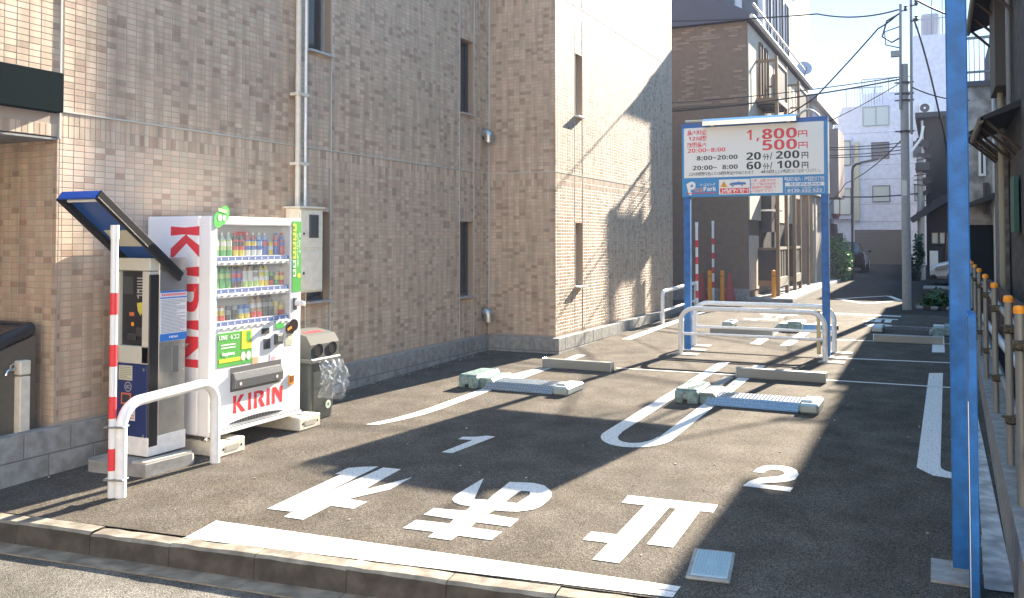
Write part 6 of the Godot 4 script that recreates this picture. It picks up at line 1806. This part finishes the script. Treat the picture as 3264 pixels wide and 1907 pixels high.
func fence() -> void:
	# low concrete wall with scaffold pipe posts in clamps
	var b := MB.new()
	b.quad(V(0.318, -0.2, -4.0), V(0.40, -0.05, -12.0), V(0.43, 0.0, -19.0), V(0.36, 0.3, -4.0))
	var w := thing("concrete_kerb_wall", "low rough concrete wall along the right side of the lot", "wall", V(0.5, 0, -11))
	b = MB.new()
	var n := 15
	for i in n:
		var z0 := -4.2 - i
		var z1 := z0 - 0.994
		var X := func(z: float): return 0.325 + (-z - 5.4) * 0.0135
		var t0 := 0.3
		b = MB.new()
		var tone := rng.randf_range(0.85, 1.1); b.col = Color(tone, tone, tone)
		b.quad(V(X.call(z0), -0.2, z0), V(X.call(z1), -0.2, z1), V(X.call(z1) + 0.03, t0, z1), V(X.call(z0) + 0.03, t0, z0))
		b.quad(V(X.call(z0) + 0.03, t0, z0), V(X.call(z1) + 0.03, t0, z1), V(X.call(z1) + 0.26, t0, z1), V(X.call(z0) + 0.26, t0, z0))
		b.quad(V(X.call(z0) + 0.26, -0.2, z0), V(X.call(z0), -0.2, z0), V(X.call(z0) + 0.03, t0, z0), V(X.call(z0) + 0.26, t0, z0))
		b.quad(V(X.call(z1), -0.2, z1), V(X.call(z1) + 0.26, -0.2, z1), V(X.call(z1) + 0.26, t0, z1), V(X.call(z1) + 0.03, t0, z1))
		b.quad(V(X.call(z1) + 0.26, -0.2, z1), V(X.call(z0) + 0.26, -0.2, z0), V(X.call(z0) + 0.26, t0, z0), V(X.call(z1) + 0.26, t0, z1))
		put("wall_section", b, M.concrete, w)
	# pale rough mortar strip at its foot
	b = MB.new()
	for i in 30:
		var z0 := -5.2 - i * 0.22
		var z1 := z0 - 0.22
		var a := 0.2 + (-z0 - 5.2) * 0.026 + rng.randf_range(-0.006, 0.006)
		b.quad(V(a, gy(z0) + 0.006, z0), V(0.34, gy(z0) + 0.012, z0), V(0.34, gy(z1) + 0.012, z1), V(0.2 + (-z1 - 5.2) * 0.026, gy(z1) + 0.006, z1))
	tag(put("mortar_strip", b, mat(0.66, 0.67, 0.69, 0.95, 0, T.grain, 1.4, T.bump, 0.25, T.cloud, 0.8)), "rough white mortar strip at the foot of the right wall", "", "", "structure")
	var ps := [-6.75, -8.72, -10.8, -12.9, -14.9, -16.9, -18.6]
	var nm := ["nearest scaffold pipe post with an orange cap by the right wall", "second scaffold pipe post from the camera, orange cap, right wall", "third scaffold pipe post from the camera, orange cap, right wall", "fourth scaffold pipe post from the camera, orange cap, right wall", "fifth scaffold pipe post from the camera, just right of the blue post", "sixth scaffold pipe post from the camera, beside the blue post", "last scaffold pipe post of the row, by the back street"]
	for i in ps.size():
		var z: float = ps[i]
		var x := 0.428 + (-z - 6.75) * 0.0105
		var v := thing("scaffold_post", nm[i], "post", V(x, 0.3, z), "scaffold pipe posts along the right wall")
		b = MB.new(); b.tube([V(x, 0.28, z), V(x, 1.39, z)], 0.0245, 14); put("pipe", b, M.galva, v)
		b = MB.new(); b.lathe(V(x, 1.38, z), [Vector2(0.03, 0), Vector2(0.032, 0.025), Vector2(0.024, 0.042), Vector2(0.0, 0.047)], 14); put("cap", b, M.orange, v)
		for y in [1.2, 0.6]:
			b = MB.new(); b.cbox(V(x + 0.015, y, z), V(0.095, 0.06, 0.085), 0.012); b.tube([V(x - 0.05, y + 0.02, z + 0.02), V(x + 0.07, y + 0.02, z + 0.02)], 0.009, 8); b.tube([V(x - 0.02, y - 0.01, z - 0.055), V(x - 0.02, y - 0.01, z + 0.06)], 0.009, 8); put("clamp", b, mat(0.2, 0.18, 0.13, 0.6, 0.5, T.dirt, 4.0), v)
	var v := thing("scaffold_post", "scaffold pipe post cut off by the right picture edge, orange cap", "post", V(0.415, 0.3, -5.6), "scaffold pipe posts along the right wall")
	b = MB.new(); b.tube([V(0.417, 0.28, -5.75), V(0.417, 1.39, -5.75)], 0.0245, 14); put("pipe", b, M.galva, v)
	b = MB.new(); b.lathe(V(0.417, 1.38, -5.75), [Vector2(0.03, 0), Vector2(0.032, 0.025), Vector2(0.024, 0.042), Vector2(0.0, 0.047)], 14); put("cap", b, M.orange, v)
	b = MB.new(); b.cbox(V(0.43, 1.2, -5.75), V(0.095, 0.06, 0.085), 0.012); put("clamp", b, mat(0.2, 0.18, 0.13, 0.6, 0.5, T.dirt, 4.0), v)
	for y in [1.2, 0.6]:
		b = MB.new(); b.tube([V(0.465, y, -5.0), V(0.6, y, -18.9)], 0.0245, 12)
		tag(put("scaffold_rail", b, M.galva), "%s horizontal scaffold pipe clamped behind the posts" % ("upper" if y > 1 else "lower"), "rail", "scaffold rails")

func leaf_mass(called: String, parent: Node3D, center: Vector3, rad: Vector3, count: int, size: float, cols: Array, sd: int) -> void:
	var r := RandomNumberGenerator.new(); r.seed = sd
	var b := MB.new()
	var lumps := []
	for i in 9: lumps.append([V(r.randf_range(-0.6, 0.6), r.randf_range(-0.7, 0.75), r.randf_range(-0.6, 0.6)), r.randf_range(0.35, 0.6)])
	for i in count:
		var l = lumps[r.randi() % lumps.size()]
		var d := V(r.randfn(), r.randfn(), r.randfn()).normalized()
		var p: Vector3 = l[0] + d * l[1] * pow(r.randf(), 0.3)
		p = center + p * rad
		if p.y < center.y - rad.y: continue
		var bs := Basis.from_euler(V(r.randf_range(-1, 1), r.randf() * TAU, r.randf_range(-1, 1)))
		var s := size * r.randf_range(0.6, 1.3)
		b.col = cols[r.randi() % cols.size()] * r.randf_range(0.8, 1.2)
		b.quad(p - bs.x * s * 0.1, p + bs.z * s * 0.5 - bs.x * s * 0.35, p + bs.z * s, p + bs.z * s * 0.5 + bs.x * s * 0.35)
	put(called, b, M.leaf, parent)

func car(label: String, at: Vector3, yaw: float, paint_m: Material) -> Node3D:
	# nose along +x in its own frame, turned by yaw
	var v := thing("parked_car", label, "car", at)
	v.rotation.y = yaw
	var P := func(b: MB, called: String, m: Material, parent: Node3D = v):
		for i in b.v.size(): pass
		var o := MeshInstance3D.new(); o.mesh = b.mesh(m)
		var key := str(parent.get_instance_id()) + called
		var k: int = taken.get(key, 0); taken[key] = k + 1
		o.name = called if k == 0 else "%s_%03d" % [called, k]
		parent.add_child(o)
		return o
	# body: cross sections along the length (x, half width, sill y, belt y, top y of the bonnet line)
	var S := [[-2.2, 0.62, 0.42, 0.75, 0.9], [-2.08, 0.8, 0.3, 0.78, 1.02], [-1.5, 0.88, 0.24, 0.86, 1.02], [-0.4, 0.9, 0.22, 0.86, 0.98], [0.8, 0.9, 0.22, 0.82, 0.95], [1.5, 0.88, 0.24, 0.74, 0.86], [1.98, 0.78, 0.26, 0.6, 0.74], [2.2, 0.58, 0.34, 0.5, 0.6]]
	var ring := func(s) -> Array:
		var o := []
		var w: float = s[1]
		for q in [[0.86, 0.0, 2], [1.0, 0.25, 2], [1.0, 1.0, 3], [0.9, 0.75, 34], [0.6, 1.0, 34], [-0.6, 1.0, 34], [-0.9, 0.75, 34], [-1.0, 1.0, 3], [-1.0, 0.25, 2], [-0.86, 0.0, 2]]:
			var y: float
			if q[2] == 2: y = lerpf(s[2], s[3], q[1])
			elif q[2] == 3: y = s[3]
			else: y = lerpf(s[3], s[4], q[1])
			o.append(V(s[0], y, -w * q[0]))
		return o
	var b := MB.new()
	for i in S.size() - 1:
		var A: Array = ring.call(S[i]); var B: Array = ring.call(S[i + 1])
		for j in 10:
			b.quad(A[j], A[(j + 1) % 10], B[(j + 1) % 10], B[j])
	var E: Array = ring.call(S[7])
	for j in range(1, 9): b.tri(E[0], E[j], E[j + 1])
	E = ring.call(S[0])
	for j in range(1, 9): b.tri(E[0], E[j + 1], E[j])
	P.call(b, "body", paint_m)
	b = MB.new()
	var roof := [V(-1.9, 1.0, 0.72), V(-1.25, 1.4, 0.56), V(0.1, 1.43, 0.58), V(0.95, 0.95, 0.76)]
	for i in 3:
		var a: Vector3 = roof[i]; var c: Vector3 = roof[i + 1]
		b.quad(V(a.x, a.y, a.z), V(c.x, c.y, c.z), V(c.x, c.y, -c.z), V(a.x, a.y, -a.z))
	for s in [1, -1]:
		b.quad(V(roof[0].x, roof[0].y, roof[0].z * s), V(roof[3].x, roof[3].y, roof[3].z * s), V(roof[2].x, roof[2].y, roof[2].z * s), V(roof[1].x, roof[1].y, roof[1].z * s))
	P.call(b, "windows", M.glassy)
	b = MB.new(); b.cbox(V(-0.55, 1.425, 0), V(1.4, 0.04, 1.1), 0.015); P.call(b, "roof", paint_m)
	for s in [-1, 1]:
		b = MB.new(); b.prism(PackedVector2Array([Vector2(1.62, 0.63), Vector2(2.07, 0.56), Vector2(2.0, 0.66), Vector2(1.6, 0.76)]), V(0, 0, s * 0.79), V(1, 0, 0), V(0, 1, 0), 0.1 * s); P.call(b, "headlight", mat(0.35, 0.38, 0.4, 0.08, 0.3))
		b = MB.new(); b.cbox(V(0.7, 1.0, s * 0.98), V(0.14, 0.11, 0.16), 0.03); P.call(b, "mirror", paint_m)
		for x in [-1.35, 1.35]:
			b = MB.new(); b.tube([V(x, 0.32, s * 0.72), V(x, 0.32, s * 0.92)], 0.32, 20)
			var w = P.call(b, "wheel", M.black)
			b = MB.new(); b.tube([V(x, 0.32, s * 0.9), V(x, 0.32, s * 0.93)], 0.2, 16); P.call(b, "rim", M.alu, w)
	b = MB.new(); b.cbox(V(2.17, 0.5, 0), V(0.08, 0.16, 0.9), 0.03); P.call(b, "grille", M.black)
	b = MB.new(); b.cbox(V(2.06, 0.33, 0.55), V(0.2, 0.12, 0.4), 0.03); b.cbox(V(2.06, 0.33, -0.55), V(0.2, 0.12, 0.4), 0.03); P.call(b, "air_intake", M.black)
	b = MB.new(); b.disc(V(2.215, 0.5, 0), V(1, 0, 0), 0.08, 16); P.call(b, "front_badge", M.chrome)
	return v

func clutter() -> void:
	striped_pole("far red and white corner pole at the end of the tile wall rail", V(-4.72, gy(-19.1), -19.05), 1.95, 0.03, 0.3)
	striped_pole("far red and white corner pole tied to the lit orange bollard", V(-5.12, 0.22, -22.35), 2.05, 0.03, 0.35)
	var bl := [[-5.15, -22.1, "orange bollard with a pole tied to it before the brown house"], [-4.86, -22.2, "duller orange bollard standing in shade before the brown house"], [-3.72, -22.9, "orange bollard at the corner of the pavement step"]]
	for q in bl:
		var v := thing("bollard", q[2], "bollard", V(q[0], 0.22, q[1]), "orange bollards on the back street")
		var b := MB.new(); b.tube([V(q[0], 0.2, q[1]), V(q[0], 0.98, q[1])], 0.052, 16); b.lathe(V(q[0], 0.98, q[1]), [Vector2(0.052, 0), Vector2(0.042, 0.03), Vector2(0, 0.045)], 16); put("body", b, M.orange, v)
		b = MB.new(); b.tube([V(q[0], 0.86, q[1]), V(q[0], 0.89, q[1])], 0.0535, 16, false); put("band", b, mat(0.5, 0.2, 0.02, 0.5), v)
	var cn := [[-5.42, -22.42, "faded red traffic cone left of the lit bollard"], [-4.72, -22.42, "faded red traffic cone half hidden behind the second bollard"]]
	for q in cn:
		var v := thing("traffic_cone", q[2], "traffic cone", V(q[0], 0.22, q[1]), "red traffic cones before the brown house")
		var b := MB.new(); b.lathe(V(q[0], 0.26, q[1]), [Vector2(0.15, 0), Vector2(0.1, 0.3), Vector2(0.03, 0.68), Vector2(0.0, 0.69)], 16); put("cone", b, mat(0.36, 0.06, 0.05, 0.6), v)
		b = MB.new(); b.cbox(V(q[0], 0.245, q[1]), V(0.42, 0.04, 0.42), 0.01); put("base", b, M.dark, v)
	# street lamp in the alley
	var l := thing("street_lamp", "thin black street lamp with a long lamp head in the alley", "street lamp", V(-2.97, 0.2, -36.6))
	var b := MB.new(); b.tube([V(-2.97, 0.2, -36.6), V(-2.95, 1.6, -36.6)], 0.07, 12); b.tube([V(-2.95, 1.55, -36.6), V(-2.93, 4.45, -36.6), V(-2.9, 4.62, -36.6), V(-2.78, 4.73, -36.6), V(-2.6, 4.76, -36.6)], 0.045, 12); put("pole", b, M.black, l)
	b = MB.new(); b.cbox(V(-2.3, 4.84, -36.6), V(0.72, 0.08, 0.16), 0.03, Basis(V(0, 0, 1), 0.18)); put("lamp_head", b, M.frame, l)
	b = MB.new(); b.cbox(V(-2.29, 4.79, -36.6), V(0.6, 0.04, 0.12), 0.015, Basis(V(0, 0, 1), 0.18)); put("lens", b, mat(0.6, 0.62, 0.62, 0.3), l)
	# shrubs and plants
	var sh := thing("shrub", "bright green leafy shrub in sun beside the street lamp", "shrub", V(-3.4, 0.2, -35.6))
	leaf_mass("leaves", sh, V(-3.45, 0.95, -35.4), V(0.62, 0.85, 0.6), 1500, 0.12, [Color(0.11, 0.27, 0.045), Color(0.17, 0.34, 0.06), Color(0.06, 0.16, 0.03)], 21)
	b = MB.new(); b.tube([V(-3.45, 0.2, -35.4), V(-3.42, 1.3, -35.4)], 0.04, 8); put("stem", b, M.wood, sh)
	var gp := thing("planted_verge", "dark green clump of plants at the foot of the utility pole", "plant", V(-0.1, 0.2, -21.8))
	leaf_mass("leaves", gp, V(-0.08, 0.38, -22.1), V(0.4, 0.3, 0.4), 1300, 0.1, [Color(0.05, 0.11, 0.03), Color(0.07, 0.14, 0.035), Color(0.03, 0.07, 0.02)], 33)
	b = MB.new(); b.cbox(V(-0.08, 0.26, -22.1), V(0.75, 0.1, 0.7), 0.02); put("earth_bed", b, M.wood, gp)
	for i in 3:
		b = MB.new(); b.cbox(V(-0.36 + i * 0.3, 0.27, -21.66 + 0.05 * (i % 2)), V(0.16, 0.09, 0.1), 0.03, Basis(Vector3.UP, i * 0.5)); put("edging_stone", b, M.concrete, gp)
	var pp := thing("potted_plant", "dark leafy plant in a pot against the wooden house", "plant", V(-0.7, 0.2, -36.9))
	leaf_mass("leaves", pp, V(-0.72, 1.2, -36.9), V(0.3, 0.85, 0.3), 700, 0.13, [Color(0.025, 0.06, 0.02), Color(0.04, 0.085, 0.025)], 37)
	b = MB.new(); b.lathe(V(-0.72, 0.2, -36.9), [Vector2(0.14, 0), Vector2(0.2, 0.35), Vector2(0.0, 0.35)], 14); put("pot", b, M.dark, pp)
	car("white car nosing out of the parking space beyond the utility pole", V(1.98, 0.2, -34.3), PI, mat(0.66, 0.67, 0.69, 0.2))
	car("dark car parked facing away in the alley behind the street lamp", V(-3.95, 0.22, -46.0), PI * 0.5, mat(0.02, 0.021, 0.022, 0.2))
	b = MB.new(); b.cbox(V(0.05, 0.245, -31.4), V(0.9, 0.05, 1.6), 0.01); tag(put("threshold_slab", b, M.concrete), "pale concrete slab in front of the white car", "", "", "structure")
	# dark board fence on the left of the alley behind the shrub
	var df := thing("alley_fence", "dark stepped fence behind the leafy shrub", "fence", V(-4.2, 0.2, -39))
	for i in 4:
		b = MB.new(); b.span(V(-4.3, 0.2, -37.0 - i * 1.2), V(-3.75 + 0.1 * (i % 2), 2.6 - i * 0.18, -36.0 - i * 1.2)); put("panel", b, M.wood, df)
	b = MB.new(); b.lathe(V(-3.6, 2.62, -37.2), [Vector2(0.1, 0), Vector2(0.17, 0.2), Vector2(0, 0.2)], 12); put("flower_pot", b, mat(0.3, 0.09, 0.05, 0.8), df)

func cable(label: String, pts: Array, sag: float, r: float, group := "") -> void:
	var pth := []
	for i in pts.size() - 1:
		for k in 14:
			var t := k / 14.0
			pth.append(pts[i].lerp(pts[i + 1], t) - V(0, sag * 4.0 * t * (1 - t), 0))
	pth.append(pts[pts.size() - 1])
	var b := MB.new()
	b.tube(pth, r, 6)
	tag(put("overhead_cable", b, M.wire), label, "cable", group)

func wires() -> void:
	var px := -0.61
	var pz := -21.6
	var v := thing("utility_pole", "slim grey utility pole with two steel extensions at the alley mouth", "utility pole", V(px, 0.2, pz))
	var b := MB.new(); b.tube([V(px, 0.15, pz), V(px, 5.75, pz)], 0.1, 18, true, 0.085); put("shaft", b, M.pole, v)
	b = MB.new(); b.tube([V(-0.69, 4.72, pz + 0.1), V(-0.665, 7.1, pz + 0.1)], 0.03, 10); put("extension_pipe", b, M.galva, v)
	b = MB.new(); b.tube([V(-0.47, 4.15, pz + 0.08), V(-0.445, 7.9, pz + 0.08)], 0.03, 10); put("extension_pipe", b, M.galva, v)
	for y in [5.3, 5.05, 4.9, 4.2]:
		b = MB.new(); b.tube([V(px, y, pz), V(px, y + 0.05, pz)], 0.108, 16); b.box(V(px, y + 0.025, pz + 0.08), V(0.4, 0.03, 0.03)); put("band", b, M.dark, v)
	b = MB.new(); b.cbox(V(-0.78, 5.98, pz + 0.1), V(0.2, 0.14, 0.1), 0.01); put("junction_box", b, M.pole, v)
	b = MB.new(); b.box(V(px - 0.02, 2.95, pz + 0.092), V(0.1, 0.34, 0.01)); put("number_plate", b, mat(0.6, 0.62, 0.58, 0.5), v)
	b = MB.new(); b.tube([V(-0.66, 6.9, pz + 0.1), V(-0.95, 6.75, pz + 0.1), V(-1.05, 6.4, pz + 0.1), V(-0.85, 6.25, pz + 0.1), V(-0.66, 6.35, pz + 0.1)], 0.02, 8); b.tube([V(-0.66, 6.6, pz + 0.1), V(-1.0, 6.5, pz + 0.12), V(-0.98, 6.2, pz + 0.12), V(-0.66, 6.1, pz + 0.1)], 0.014, 6); put("cable_loop", b, M.wire, v)
	for e in [[-0.445, 7.05], [-0.66, 6.95], [-0.445, 6.7]]:
		b = MB.new(); b.lathe(V(e[0] + 0.1, e[1], pz + 0.1), [Vector2(0.03, 0), Vector2(0.05, 0.03), Vector2(0.02, 0.05), Vector2(0.045, 0.09), Vector2(0, 0.11)], 10); b.box(V(e[0] + 0.05, e[1] - 0.01, pz + 0.1), V(0.16, 0.025, 0.025)); put("insulator", b, M.dark, v)
	var p2 := thing("utility_pole", "second grey utility pole farther down the right of the alley", "utility pole", V(-0.55, 0.2, -37.6))
	b = MB.new(); b.tube([V(-0.55, 0.15, -37.6), V(-0.55, 5.0, -37.6)], 0.12, 14, true, 0.1); put("shaft", b, M.pole, p2)
	b = MB.new()
	for i in 6: b.box(V(-0.5, 3.9 + i * 0.2, -37.5), V(0.6 - 0.05 * i, 0.04, 0.06), Basis(V(0, 0, 1), 0.15 * (i % 3 - 1)))
	b.cbox(V(-0.45, 4.6, -37.45), V(0.5, 0.35, 0.3), 0.04); put("cable_gear", b, M.dark, p2)
	b = MB.new(); b.tube([V(-0.85, 5.2, -37.5), V(-0.5, 5.7, -37.5), V(-0.4, 6.2, -37.5)], 0.05, 8); put("lamp_arm", b, M.sign_white, p2)
	cable("thick cable running level from the pole to the brown roof", [V(-0.7, 6.98, -21.5), V(-2.5, 7.2, -22.0), V(-9, 7.72, -21.6)], 0.12, 0.018)
	cable("thick cable sweeping down from the pole to the balcony", [V(-0.75, 6.85, -21.5), V(-1.16, 6.68, -21.9), V(-2.6, 5.25, -22.3), V(-3.4, 4.85, -22.6), V(-4.2, 4.95, -23.0)], 0.02, 0.018)
	cable("thin upper cable crossing before the brown wall", [V(-0.7, 5.45, -21.5), V(-9, 5.35, -21.8)], 0.15, 0.012, "thin cables")
	cable("thin lower cable crossing before the brown wall", [V(-0.7, 5.4, -21.5), V(-9, 5.15, -22.0)], 0.2, 0.018, "thin cables")
	cable("thin cable sloping from the pole to the balcony corner", [V(-0.72, 5.3, -21.5), V(-3.6, 4.35, -23.4)], 0.1, 0.01)
	cable("cable drooping right from the taller extension pipe", [V(-0.4, 6.75, -21.5), V(0.1, 4.6, -22.0), V(0.3, 3.9, -26)], -0.15, 0.022)
	cable("cable from the pole top running out right", [V(-0.4, 7.2, -21.5), V(1.4, 7.0, -24.0)], 0.15, 0.022)
	for i in 4:
		cable("%s of four thin cables crossing low before the white garage house" % ["topmost", "second from top", "third from top", "lowest"][i], [V(-0.7, 3.98 - i * 0.08, -21.7), V(-4.2, 4.35 - i * 0.12 + 0.1 * (i % 2), -24.5)], 0.08, 0.011, "thin cables crossing the alley")
	cable("cable dipping from the pole toward the street lamp", [V(-0.68, 4.05, -21.7), V(-2.6, 3.6, -30), V(-3.9, 2.6, -33)], 0.12, 0.014)
	cable("pair of dark cables crossing the alley at lamp height", [V(-0.5, 3.6, -37.6), V(-4.1, 3.5, -36.0)], 0.1, 0.03)
	cable("long high cable to the right house", [V(-0.45, 5.2, -21.5), V(0.7, 4.9, -22)], 0.08, 0.014)
